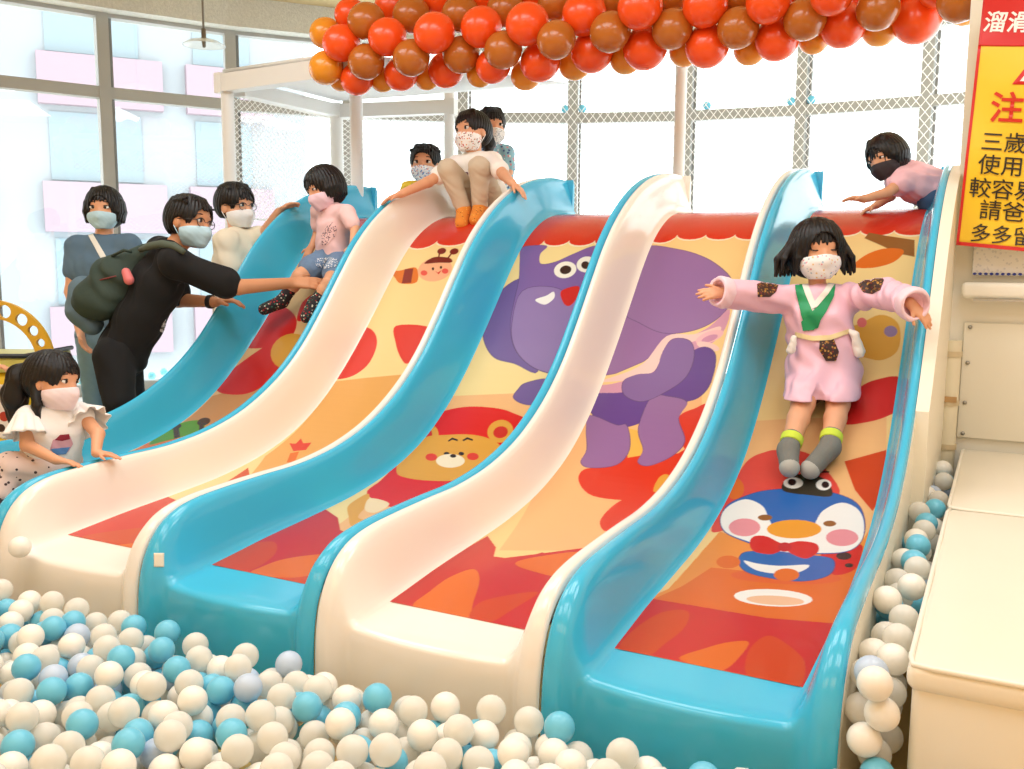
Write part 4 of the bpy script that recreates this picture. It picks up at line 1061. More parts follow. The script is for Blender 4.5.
def decal(name, target, poly, m, step=0.8, off=0.0025, root=None, parent=None, extra_targets=()):
    """a flat print or ribbon on the garment: outline given by photo positions, laid onto the cloth itself"""
    poly = np.asarray(poly, float); bv = []
    for t in (target,) + tuple(extra_targets):
        T = t.matrix_world if t.parent is None else (Matrix.Translation(t.parent.location) @ t.matrix_parent_inverse)
        bv.append(BVHTree.FromPolygons([T @ v.co for v in t.data.vertices], [tuple(p.vertices) for p in t.data.polygons]))
    x0, y0 = poly.min(0); x1, y1 = poly.max(0)
    nx, ny = max(3, int((x1 - x0) / step) + 1), max(3, int((y1 - y0) / step) + 1)
    gx, gy = np.linspace(x0, x1, nx), np.linspace(y0, y1, ny)
    C_ = Vector(tuple(CAM)); V = []; ok = {}
    def inside(x, y):
        r = False
        for i in range(len(poly)):
            a, b = poly[i - 1], poly[i]
            if (a[1] > y) != (b[1] > y) and x < a[0] + (y - a[1]) * (b[0] - a[0]) / (b[1] - a[1]): r = not r
        return r
    def snap(x, y):
        best = None
        for i in range(len(poly)):
            a, b = poly[i - 1], poly[i]; ab = b - a; t = np.clip(((np.array([x, y]) - a) @ ab) / (ab @ ab + 1e-9), 0, 1); q = a + t * ab; dd = np.hypot(q[0] - x, q[1] - y)
            if best is None or dd < best[0]: best = (dd, q)
        return best
    for j, y in enumerate(gy):
        for i, x in enumerate(gx):
            if not inside(x, y):
                dd, q = snap(x, y)
                if dd > step * 1.5: continue
                xx, yy = q
            else: xx, yy = x, y
            d = Vector(tuple(ray(xx, yy))).normalized(); hit = None
            for b in bv:
                h = b.ray_cast(C_, d)
                if h[0] is not None and (hit is None or h[3] < hit[3]): hit = h
            if hit is None: continue
            ok[(i, j)] = len(V); V.append(tuple(hit[0] - d * off))
    F = []
    for (i, j) in ok:
        q = [(i, j), (i + 1, j), (i + 1, j + 1), (i, j + 1)]
        if all(k in ok for k in q):
            P = [Vector(V[ok[k]]) for k in q]
            if max((P[0] - P[2]).length, (P[1] - P[3]).length) < 0.03: F.append(tuple(ok[k] for k in q)[::-1])
    if not F: print('DECAL EMPTY', name); return None
    o = link(name, mesh_from(V, F), m); so = o.modifiers.new('thick', 'SOLIDIFY'); so.thickness = 0.0015; so.offset = 0
    r = root if root is not None else target.parent
    adopt(r, o); return o

# ------------------------------------------------------------------ people
M_skin = mat('skin', (226, 166, 128), 0.5, sss=0.08); M_skin2 = mat('tanned skin', (210, 148, 108), 0.5, sss=0.08)
M_hair = mat('black hair', (15, 12, 12), 0.42, spec=0.4, bump=(60, 0.25))
M_eyew = mat('eye white', (238, 234, 228), 0.25); M_iris = mat('dark brown iris', (40, 26, 20), 0.15)
M_brow = mat('eyebrow', (52, 38, 32), 0.8); M_lip = mat('lips', (196, 110, 96), 0.45)
M_maskw = mat('white face mask cloth', (244, 244, 244), 0.8); M_maskb = mat('pale blue face mask cloth', (188, 222, 236), 0.8)
CH = dict(hip=(.066, .05), waist=(.064, .032), chest=(.066, .045), sh=.036, neck=.03, arm=(.031, .026, .019), leg=(.058, .042, .028), foot=.023, hand=.108, head=.205)
AD = dict(hip=(.056, .042), waist=(.052, .036), chest=(.058, .046), sh=.034, neck=.031, arm=(.029, .024, .017), leg=(.048, .034, .023), foot=.02, hand=.106, head=.137)
def hand_prims(W, d, n, t, L, curl=0.35, spread=0.06):
    """palm, four unequal bent fingers, and a thumb leaving the side of the palm"""
    d, n = unit(d), unit(n); n = unit(n - d * (n @ d)); t = unit(np.cross(d, n)) * (1 if np.cross(d, n) @ t > 0 else -1)
    P = []
    offs = (.155, .055, -.05, -.15); ln = (.41, .47, .44, .34)
    for i in range(4):
        kn = W + d * (.47 - .03 * abs(i - 1.2)) * L + t * offs[i] * L
        P.append(rcone(W + t * offs[i] * .55 * L, kn, .085 * L, .075 * L, .012))
        a = curl * (0.6 + .12 * i); fd = unit(d * math.cos(a) + n * math.sin(a) + t * spread * (1.5 - i)); 
        p1 = kn + fd * ln[i] * .5 * L
        a2 = curl * (1.5 + .12 * i); fd2 = unit(d * math.cos(a2) + n * math.sin(a2) + t * spread * (1.5 - i)); p2 = p1 + fd2 * ln[i] * .5 * L
        P += [rcone(kn, p1, .066 * L, .058 * L, .003), rcone(p1, p2, .058 * L, .047 * L, .002)]
    b = W + d * .14 * L + t * .14 * L; m_ = b + unit(d * .62 + t * .72 + n * .25) * .26 * L; e = m_ + unit(d * .85 + t * .4 + n * .35) * .22 * L
    P += [rcone(W + t * .05 * L, b, .085 * L, .08 * L, .01), rcone(b, m_, .08 * L, .064 * L, .006), rcone(m_, e, .062 * L, .05 * L, .003)]
    return P
class Person:
    def __init__(s, name, label, H, adult=False, skin=None, vox=0.005, base=None, group=None):
        s.T = {k: (tuple(x * H for x in v) if isinstance(v, tuple) else v * H) for k, v in (AD if adult else CH).items()}
        s.H = H; s.name = name; s.skin = skin or M_skin; s.vox = vox; s.P = []; s.J = {}; s.adult = adult
        s.label = label; s.base = base; s.group = group
    def root_at(s, P):
        s.root = empty(s.name, P); tag(s.root, s.label, 'person', s.group)
    def head(s, c, f, up=None, hh=None, ears=True):
        s.hc = np.asarray(c, float); s.hf = unit(f); u0 = np.array([0, 0, 1.0]) if up is None else unit(up)
        s.hu = unit(u0 - s.hf * (u0 @ s.hf)); s.hr = np.cross(s.hf, s.hu); s.hh = hh or s.T['head']
        h = s.hp; hh = s.hh; A = lambda a, b, c_: [(s.hr, a * hh), (s.hf, b * hh), (s.hu, c_ * hh)]
        s.P += [ellip(h(0, -.05, .12), A(.37, .44, .38), .02), ellip(h(0, .08, -.12), A(.315, .335, .36), .02), rcone(h(0, .22, -.38), h(0, .2, -.36), .12 * hh, None, .03),
                rcone(h(.16, .19, -.2), h(.15, .2, -.22), .15 * hh, None, .02), rcone(h(-.16, .19, -.2), h(-.15, .2, -.22), .15 * hh, None, .02),
                rcone(h(0, .40, -.03), h(0, .43, -.13), .035 * hh, .055 * hh, .012), rcone(h(.14, .325, .10), h(-.14, .325, .10), .04 * hh, None, .02)]
        if ears:
            for q in (1, -1): s.P.append(ellip(h(.355 * q, -.03, -.07), A(.045, .085, .125), .006))
    def hp(s, x, y, z): return s.hc + s.hh * (x * s.hr + y * s.hf + z * s.hu)
    def torso(s, chest, pelvis, shL, shR, neck=None):
        T = s.T; c, p = np.asarray(chest, float), np.asarray(pelvis, float); sl, sr = np.asarray(shL, float), np.asarray(shR, float)
        ax = unit(sr - sl); up = unit(c - p); ax = unit(ax - up * (ax @ up) * .6); s.tax, s.tup = ax, up; s.tf = np.cross(up, ax)
        w = (c + p) / 2; s.c, s.p, s.w, s.sl, s.sr = c, p, w, sl, sr
        K = .03 + .03 * max(0, s.H - .95)
        def cones(e=0.0):
            o = []
            for q in (1, -1):
                o += [rcone(p + ax * q * T['hip'][1], w + ax * q * T['waist'][1], T['hip'][0] + e, T['waist'][0] + e, K), rcone(w + ax * q * T['waist'][1], c + ax * q * T['chest'][1], T['waist'][0] + e, T['chest'][0] + e, K)]
            mid = (sl + sr) / 2
            o += [rcone(c, mid, T['chest'][0] + e, T['sh'] * 1.15 + e, K), rcone(sl, sr, T['sh'] + e, None, K)]
            return o
        s.tc = cones; s.P += cones()
        nk = np.asarray(neck if neck is not None else (sl + sr) / 2 + up * .03)
        s.P.append(rcone((sl + sr) / 2 * .6 + nk * .4, s.hp(0, -.06, -.28), T['neck'] * 1.1, T['neck'], .02))
    def arm(s, tagname, sh, el, wr, hd=None, pn=None, th=None, curl=.35, L=None):
        T = s.T['arm']; sh, el, wr = [np.asarray(q, float) for q in (sh, el, wr)]
        s.J['arm' + tagname] = (sh, el, wr)
        s.P += [rcone(sh, el, T[0], T[1], .015), rcone(el, wr, T[1], T[2], .012)]
        if hd is not None: s.P += hand_prims(wr + unit(hd) * .01, hd, pn, np.asarray(th, float), L or s.T['hand'], curl)
    def leg(s, tagname, hip, kn, an, toe=None):
        T = s.T['leg']; hip, kn, an = [np.asarray(q, float) for q in (hip, kn, an)]
        s.J['leg' + tagname] = (hip, kn, an, None if toe is None else np.asarray(toe, float))
        calf = kn + (an - kn) * .33
        s.P += [rcone(hip, kn, T[0], T[1], .02), rcone(kn, calf, T[1] * .95, T[1] * .93, .015), rcone(calf, an, T[1] * .93, T[2], .012)]
        if toe is not None: s.P += foot_prims(an, np.asarray(toe, float), s.T['foot'], 0)
    def body(s, name='body', **kw): s.bo = skin_obj(name, s.P, s.skin, s.root, s.vox, **kw); return s.bo
    def shirt(s, m, e=.012, sleeve=.55, name='t_shirt', arms=('L', 'R'), hem=None, disp=None, neckcut=.02, flare=1.25, extra=(), ecuff=0.008, cuts=(), subs=()):
        P = s.tc(e)
        for a in arms:
            if 'arm' + a not in s.J: continue
            sh, el, wr = s.J['arm' + a]; T = s.T['arm']
            if sleeve <= 1: P.append(rcone(sh, sh + (el - sh) * sleeve, T[0] + e * 1.1, T[0] * 1.0 + e * flare, .015 if s.H < 1.3 else .05))
            else: P += [rcone(sh, el, T[0] + e, T[1] + e * flare, .015), rcone(el, el + (wr - el) * (sleeve - 1), T[1] + e * flare, T[2] + e * flare + ecuff, .012)]
        P += list(extra)
        md = (s.sl + s.sr) / 2; nr = s.T['neck']; axn = unit(s.hp(0, -.06, -.3) - md)
        hole = rcone(md + axn * (s.T['sh'] * .75 + neckcut) + s.tf * .2 * nr, md + axn * (s.T['sh'] * .75 + neckcut + .2), nr * 1.15, nr * 2.2)
        cu = []
        if hem is not None: cu.append((s.p + s.tup * hem, -s.tup))
        cu += list(cuts)
        return skin_obj(name, P, m, s.root, s.vox, cuts=cu, subs=[hole] + list(subs), disp=disp or fold(.0022, 75, s.H * 9))
    def trousers(s, m, e=.010, frac=(1, .9), name='trousers', disp=None, top=.05, legs=('L', 'R')):
        """frac: how far down thigh and shin the cloth reaches"""
        T = s.T; P = [rcone(s.p - s.tax * T['hip'][1], s.p + s.tax * T['hip'][1], T['hip'][0] + e, None, .03), rcone(s.p, s.p + s.tup * top, T['hip'][0] + e, T['waist'][0] + e, .03)]
        cu = []
        for a in legs:
            if 'leg' + a not in s.J: continue
            hip, kn, an, toe = s.J['leg' + a]; L = T['leg']
            if frac[0] < 1: P.append(rcone(hip, hip + (kn - hip) * frac[0], L[0] + e, L[0] * .95 + e * 1.5, .02))
            else:
                P.append(rcone(hip, kn, L[0] + e, L[1] + e, .02))
                if frac[1] > 0: P.append(rcone(kn, kn + (an - kn) * frac[1], L[1] + e, L[2] + e * 1.3, .015))
        return skin_obj(name, P, m, s.root, s.vox, disp=disp or fold(.002, 80, s.H * 5 + 1))
    def sock(s, a, m, e=.004, up=.35, name='sock', toe_m=None):
        hip, kn, an, toe = s.J['leg' + a]; T = s.T
        P = foot_prims(an, toe, T['foot'], e) + [rcone(an, an + (kn - an) * up, T['leg'][2] + e, T['leg'][2] * 1.12 + e, .012)]
        return skin_obj(name, P, m, s.root, s.vox, disp=fold(.0008, 160, 2))
    def eyes(s, open_=1.0, brow=True):
        hh = s.hh
        for q in (1, -1):
            ex = empty('eye', s.hp(.15 * q, .345, -.005)) if False else None
            mb = MB(); R = np.array([s.hr, s.hf, s.hu]).T
            def blob(c, rad, n=14):
                V = []; F = []
                for i in range(n // 2 + 1):
                    a = math.pi * i / (n // 2)
                    for k in range(n):
                        b = 2 * math.pi * k / n; V.append(c + R @ (np.array([math.sin(a) * math.cos(b) * rad[0], math.sin(a) * math.sin(b) * rad[1], math.cos(a) * rad[2]]) * hh))
                for i in range(n // 2):
                    for k in range(n): F.append((i * n + k, (i + 1) * n + k, (i + 1) * n + (k + 1) % n, i * n + (k + 1) % n))
                mb.add(V, F)
            y = .362
            if open_ > .3:
                mb.mi = 0; blob(s.hp(.15 * q, y, .022), (.088, .03, .046 * open_))
                mb.mi = 1; blob(s.hp(.145 * q, y + .016, .022), (.045, .02, .043 * open_))
            mb.mi = 1; mb.tube([s.hp((.15 + dx) * q, y + .026 - 1.2 * dx * dx * 6, .022 + (.044 * open_ if open_ > .3 else -.026) * (1 - (dx / .085) ** 2)) for dx in np.linspace(-.08, .085, 8)], 0.013 * hh, 6)
            o = mb.build('eye', [M_eyew, M_iris], smooth=True); adopt(s.root, o)
            if brow:
                mb = MB(); mb.tube([s.hp((.15 + dx) * q, .372 - 2.2 * dx * dx, .135 + .02 * (1 - (dx / .1) ** 2)) for dx in np.linspace(-.09, .1, 8)], [.008 * hh, .013 * hh, .014 * hh, .014 * hh, .013 * hh, .011 * hh, .009 * hh, .005 * hh], 6)
                adopt(s.root, mb.build('eyebrow', M_brow, smooth=True))
    def mouth(s):
        mb = MB(); mb.tube([s.hp(x, .395 - 2.5 * x * x, -.255 + .4 * x * x) for x in np.linspace(-.1, .1, 9)], [.006 * s.hh] + [.02 * s.hh] * 7 + [.006 * s.hh], 8); adopt(s.root, mb.build('mouth', M_lip, smooth=True))
    def mask(s, m, name='face_mask'):
        hh = s.hh; h = s.hp; A = lambda a, b, c_: [(s.hr, a * hh), (s.hf, b * hh), (s.hu, c_ * hh)]
        P = [ellip(h(0, .10, -.20), A(.35, .375, .34), .02), rcone(h(0, .40, -.1), h(0, .44, -.2), .06 * hh, .08 * hh, .03), rcone(h(0, .28, -.40), h(0, .24, -.38), .14 * hh, None, .03), rcone(h(.17, .2, -.22), h(-.17, .2, -.22), .165 * hh, None, .02)]
        cu = [(h(0, .40, -.085), unit(s.hu - s.hf * .22)), (h(0, .03, 0), -s.hf), (h(0, 0, -.50), -s.hu)]
        o = skin_obj(name, P, m, s.root, min(s.vox, .004), cuts=cu, disp=fold(.0008, 150, 3))
        for q in (1, -1):
            mb = MB()
            for z0, z1 in ((-.12, -.02), (-.34, -.14)):
                mb.tube([h(.325 * q, .05, z0), h(.37 * q, 0, (z0 + z1) / 2), h(.385 * q, -.07, z1)], .0022, 6)
            ol = mb.build('ear_loop', m, smooth=True); ol.parent = o; ol.matrix_parent_inverse = (Matrix.Translation(s.root.location) @ o.matrix_parent_inverse).inverted()
        return o
    def hair(s, style='bob', length=-.36, fringe=.10, vol=1.0, m=None, seed=1, part=None, extra=(), wild=0.0):
        hh = s.hh; h = s.hp; A = lambda a, b, c_: [(s.hr, a * hh), (s.hf, b * hh), (s.hu, c_ * hh)]
        rg = np.random.default_rng(seed)
        P = [ellip(h(0, -.06, .14), A(.425 * vol, .49 * vol, .425 * vol), .02)]
        subs = []; cuts = []
        if style in ('bob', 'tail'):
            if style == 'bob':
                P += [ellip(h(0, -.13, -.08), A(.455 * vol, .41 * vol, .42), .03)]
                n = 40
                for i in range(n):
                    a = math.radians(-215 + 250 * i / (n - 1)); w = 1 + wild * rg.uniform(-.2, 1.0)
                    x, y = math.cos(a) * .42 * vol, math.sin(a) * .40 * vol - .06
                    zz = length + rg.uniform(-.05, .05)
                    P.append(rcone(h(x * .95, y * .95, .15), h(x * 1.04 * w, y * 1.04 * w, (length + .15) / 2), .06 * hh, .055 * hh, .008)); P.append(rcone(h(x * 1.04 * w, y * 1.04 * w, (length + .15) / 2), h(x * (1.0 + wild * .3) * w, y * .98 * w, zz), .055 * hh, .02 * hh, .006))
            subs += [ellip(h(0, .50, -.22), A(.305, .44, .54), 0)]
        if style == 'short':
            P += [ellip(h(0, -.16, -.02), A(.40, .36, .36), .03)]
            subs += [ellip(h(0, .50, -.20), A(.34, .46, .54), 0), ellip(h(.40, .06, -.22), A(.14, .2, .26), 0), ellip(h(-.40, .06, -.22), A(.14, .2, .26), 0)]
            cuts += [(h(0, 0, -.30), -s.hu)]
            for i in range(46):
                a = rg.uniform(0, 2 * math.pi); r = rg.uniform(.1, .40); x, y = r * math.cos(a), r * math.sin(a) - .06
                z = .14 + .40 * math.sqrt(max(0, 1 - (r / .46) ** 2)); P.append(rcone(h(x, y - .03, z - .02), h(x * 1.1 + rg.uniform(-.04, .04), y + .09, z - .01), .045 * hh, .018 * hh, .008))
        if style == 'tail':
            P += [ellip(h(0, -.16, -.02), A(.41, .38, .36), .03)]
            subs += [ellip(h(.40, .10, -.24), A(.15, .22, .26), 0), ellip(h(-.40, .10, -.24), A(.15, .22, .26), 0)]
        ths = np.linspace(-1, 1, 15)
        for t in ths:
            if fringe is None: break
            if part is not None and abs(t - part) < .12: continue
            x = .30 * t; fz = fringe + rg.uniform(-.035, .035) + (.0 if abs(t) < .7 else -.12)
            y1 = .37 - .17 * t * t
            P += [rcone(h(x * .7, .12, .47), h(x * .95, y1 - .04, .32), .06 * hh, .052 * hh, .008), rcone(h(x * .95, y1 - .04, .32), h(x, y1 + .045, fz), .05 * hh, .018 * hh, .005)]
        P += list(extra)
        def dsp(X):
            q = X - s.hc; th = np.arctan2(q @ s.hr, q @ s.hf); return .010 * hh * np.sin(th * 34 + 3 * np.sin(q @ s.hu / hh * 5)) 
        o = skin_obj('hair', [p for p in P], m or M_hair, s.root, min(s.vox, .0045), subs=[], cuts=cuts, disp=dsp) if not subs else adopt(s.root, link('hair', mesh_from(*hair_mesh(P, subs, cuts, dsp, min(s.vox, .0045), s, fringe, part, rg)), m or M_hair))
        return o
    def glasses(s):
        mb = MB()
        for q in (1, -1):
            mb.tube([s.hp((.155 + .115 * math.cos(a)) * q, .40, -.01 + .085 * math.sin(a)) for a in np.linspace(0, 2 * math.pi, 21)[:-1]], .0022, 6, closed=True)
            mb.tube([s.hp(.27 * q, .40, .02), s.hp(.36 * q, .2, .01), s.hp(.385 * q, -.04, -.01)], .0022, 6)
        mb.tube([s.hp(-.04, .405, 0), s.hp(0, .42, .012), s.hp(.04, .405, 0)], .0022, 6)
        g = mb.build('glasses', mat('dark glasses frame', (40, 36, 36), 0.3), smooth=True); adopt(s.root, g)
        ml = glass_mat(); 
        for q in (1, -1):
            m2 = MB(); m2.add([s.hp((.155 + .112 * math.cos(a)) * q, .40, -.01 + .082 * math.sin(a)) for a in np.linspace(0, 2 * math.pi, 21)[:-1]], [tuple(range(20))]); l = m2.build('lens', ml); l.parent = g; l.matrix_parent_inverse = (Matrix.Translation(s.root.location) @ g.matrix_parent_inverse).inverted()
def hair_mesh(P, subs, cuts, dsp, vox, s, fringe, part, rg):
    """cap and locks with the face opening cut first, then the fringe locks laid over the brow"""
    nf = 0
    if fringe is not None:
        nf = sum(2 for t in np.linspace(-1, 1, 15) if not (part is not None and abs(t - part) < .12))
    V1, F1 = sdf_mesh(P[:len(P) - nf] if nf else P, vox, cuts, subs, dsp)
    if nf:
        V2, F2 = sdf_mesh(P[-nf:], vox, (), (), dsp)
        return np.vstack([V1, V2]), np.vstack([F1, F2 + len(V1)])
    return V1, F1
def foot_prims(an, toe, r, e):
    d = unit(toe - an); heel = an - d * r * .5
    return [rcone(an, heel, r * 1.15 + e, r * 1.2 + e, .012), rcone(heel, toe - d * r, r * 1.2 + e, r * 1.05 + e, .015), rcone(an, toe - d * r * 1.3, r * 1.2 + e, r * 1.0 + e, .02)]
def bed_depth(px, py):
    """distance along the camera axis to the slide bed at this photo position"""
    x, y = bed_hit(px, py); z = float(np.interp(y, BEDY[18:], BEDZ[18:])); return float((np.array([x, y, z]) - CAM) @ FW)
# ------------------------------------------------------------------ the people of the photo
def hanbok_girl():
    p = Person('person', 'girl in a pink robe with green collar sliding down with arms spread wide', 1.08, vox=.0044, skin=M_skin)
    p.root_at(at(823, 385, 3.86))
    p.head(at(817, 251, 3.82), cdir(.02, -.10, -1), cdir(-.03, 1, -.12), hh=.226)
    p.torso(at(819, 316, 3.83), at(823, 368, 3.84), at(790, 300, 3.83), at(847, 298, 3.83), neck=at(818, 288, 3.83))
    p.arm('R', at(790, 300, 3.82), at(755, 297, 3.76), at(726, 293, 3.70), cdir(-1, -.04, -.2), cdir(0, -.45, .9), cdir(.2, 1, 0), .28)
    p.arm('L', at(847, 298, 3.82), at(884, 293, 3.66), at(910, 303, 3.46), cdir(.62, -.68, -.25), cdir(-.3, -.3, .9), cdir(-.8, -.6, 0), .30)
    p.leg('R', at(809, 374, 3.83), at(803, 404, 3.72), at(788, 452, 3.565), at(790, 473, 3.49))
    p.leg('L', at(838, 374, 3.83), at(838, 404, 3.72), at(829, 449, 3.565), at(806, 474, 3.51))
    p.body(); p.mask(spotted('white mask with tiny pink print', (246, 244, 244), [(230, 170, 180), (180, 200, 215), (236, 206, 150)], 70, .30))
    p.eyes(.25)
    p.hair('bob', length=-.40, fringe=.12, vol=1.10, seed=3, wild=.42)
    # the robe: wide sleeves, flared skirt with a front slit
    M_pink = mat('pink robe satin', (244, 196, 214), 0.42, bump=(26, .12))
    e = .020
    up, ax = p.tup, p.tax; fr = unit(-FW + up * .1)
    wst = at(823, 342, 3.82)
    ex = []
    hemc = at(825, 392, 3.79)
    for q in (-1.4, -.5, .5, 1.4):
        ex.append(rcone(wst + RT * q * .026, hemc + RT * q * .050 + FW * .01, .074, .066, .03))
    for n_ in ('R', 'L'):
        hip, kn, an, toe = p.J['leg' + n_]; ex.append(rcone(hip, kn, .082, .078, .035))
    robe = p.shirt(M_pink, e=e, sleeve=1.92, name='robe', flare=1.4, extra=ex, ecuff=.006, neckcut=.006, disp=fold(.0062, 58, 1.3), subs=[rcone(at(818, 406, q_), at(821, 366, q_ + .03), .026, .004) for q_ in (3.52, 3.56, 3.60, 3.64, 3.67)] + [rcone(w + unit(w - q) * .035, w + unit(w - q) * .2, .042, .08) for (z_, q, w) in (p.J['armL'], p.J['armR'])], cuts=[(at(824, 398, 3.75), -unit(UP * 1.0 - FW * .15))])
    # sleeve turn-ups
    for a in ('L', 'R'):
        sh, el, wr = p.J['arm' + a]; d = unit(wr - el)
        skin_obj('sleeve_cuff', [rcone(wr - d * .02, wr + d * .02, .060, .062, .01)], mat('pale pink cuff', (248, 214, 226), .5), p.root, .004, cuts=[(wr + d * .046, d), (wr - d * .005, -d)], subs=[rcone(wr + d * .03, wr + d * .2, .044, .07)], disp=fold(.003, 70, 4))
    tg = (robe,)
    M_gr = mat('emerald collar satin', (24, 150, 92), .45); M_ow = mat('off white collar band', (240, 236, 226), .6); M_br = spotted('dark gold brocade', (58, 34, 28), [(150, 100, 40), (190, 140, 60), (120, 40, 30)], 90, .42, .6)
    D = lambda n, poly, m, off=.003: decal(n, robe, poly, m, .8, off, p.root)
    D('green_collar', [(793, 268), (800, 268), (806, 292), (813, 312), (822, 316), (818, 328), (808, 331), (802, 318), (796, 292)], M_gr, .004)
    D('green_collar', [(831, 288), (836, 281), (834, 296), (826, 312), (814, 330), (803, 331), (801, 322), (808, 315), (818, 306)], M_gr, .007)
    D('white_collar_band', [(801, 272), (808, 284), (816, 304), (813, 312), (806, 296), (799, 276)], M_ow, .005)
    D('white_collar_band', [(832, 276), (836, 282), (828, 294), (817, 307), (811, 309), (813, 303), (824, 290)], M_ow, .009)
    D('brocade_patch', [(757, 284), (764, 281), (779, 283), (776, 292), (770, 297), (758, 297)], M_br)
    D('brocade_patch', [(857, 272), (866, 271), (880, 275), (884, 280), (880, 290), (872, 294), (863, 292), (858, 284)], M_br)
    D('brocade_patch', [(820, 339), (833, 337), (839, 352), (836, 361), (826, 361), (819, 350)], M_br, .006)
    # cord belt with bow, hanging pompons at the hips
    bvh = robe
    M_cord = mat('cream cord', (236, 214, 160), .7)
    D('cord_belt', [(795, 332), (812, 336), (830, 335), (849, 329), (850, 333), (831, 340), (812, 341), (795, 337)], M_cord, .009)
    skin_obj('cord_tassel', [rcone(at(855, 335, 3.74), at(859, 352, 3.75), .016, .024), rcone(at(850, 331, 3.74), at(855, 335, 3.74), .008, .014)], mat('white tassel', (244, 238, 230), .8), p.root, .004, disp=fold(.002, 160, 3))
    skin_obj('cord_tassel', [rcone(at(794, 338, 3.74), at(791, 350, 3.75), .012, .018)], mat('white tassel', (244, 238, 230), .8), p.root, .004, disp=fold(.002, 160, 3))
    # inner dark shorts seen in the slit
    p.trousers(mat('dark inner shorts', (70, 50, 46), .8), .006, (.55, 0), 'shorts')
    for a in ('L', 'R'):
        p.sock(a, mat('grey sock knit', (122, 122, 116), .9, bump=(200, .3)), .005, .28)
        hip, kn, an, toe = p.J['leg' + a]; c = an + (kn - an) * .24; d = unit(kn - an)
        skin_obj('sock_band', [rcone(c - d * .016, c + d * .012, .042, .043, .004)], mat('neon yellow sock band', (206, 226, 70), .8), p.root, .004, cuts=[(c + d * .016, d), (c - d * .02, -d)])
        skin_obj('sock_toe', foot_prims(an, toe, p.T['foot'], .0075), mat('pale grey sock toe', (178, 176, 168), .9), p.root, .004, cuts=[(toe - unit(toe - an) * .035, -unit(toe - an))])
hanbok_girl()

def toddler_slide():
    d = 5.38
    p = Person('person', 'little girl in pink T-shirt and denim shorts sliding on the leftmost slide', 1.0, vox=.0048)
    p.root_at(at(330, 268, d))
    p.head(at(324, 188, 5.33), cdir(-.72, -.38, -.55), cdir(-.18, 1, 0), hh=.225)
    p.torso(at(334, 226, 5.36), at(333, 258, 5.40), at(319, 211, 5.45), at(347, 213, 5.24), neck=at(331, 205, 5.34))
    p.arm('R', at(347, 213, 5.22), at(355, 229, 5.20), at(353, 243, 5.14), cdir(-.2, -1, -.1), cdir(-1, -.2, .3), cdir(-.4, 0, -1), .4)
    p.arm('L', at(319, 212, 5.46), at(318, 232, 5.52), at(312, 246, 5.48), cdir(-.5, -1, 0), cdir(0, -.4, 1), cdir(-1, 0, 0), .4)
    p.leg('L', at(322, 262, 5.40), at(300, 276, 5.28), at(281, 302, 5.30), at(260, 311, 5.27))
    p.leg('R', at(341, 263, 5.33), at(330, 283, 5.14), at(314, 304, 5.14), at(304, 321, 5.10))
    p.body(); p.mask(mat('pale pink mask cloth', (240, 206, 220), .8)); p.eyes(.6)
    p.hair('bob', length=-.30, fringe=.10, vol=1.05, seed=5)
    ts = p.shirt(mat('pale pink jersey', (246, 204, 204), .8, bump=(40, .1)), .012, .62, hem=-.035)
    decal('printed_motif', ts, [(321, 236), (328, 224), (333, 222), (337, 228), (335, 236), (328, 244), (322, 246)], spotted('dark line print', (246, 204, 204), [(110, 80, 96)], 110, .42), .7)
    sh = p.trousers(mat('washed denim', (110, 136, 168), .85, noise=(60, .18)), .013, (.5, 0), 'shorts')
    decal('printed_letters_patch', sh, [(315, 259), (330, 257), (338, 259), (337, 266), (325, 269), (316, 266)], spotted('denim print', (110, 136, 168), [(240, 240, 240)], 130, .42), .7)
    for a in ('L', 'R'): p.sock(a, spotted('dark sock with red dots', (44, 40, 44), [(196, 40, 44), (220, 210, 190), (60, 120, 90)], 75, .33), .005, .5)
toddler_slide()

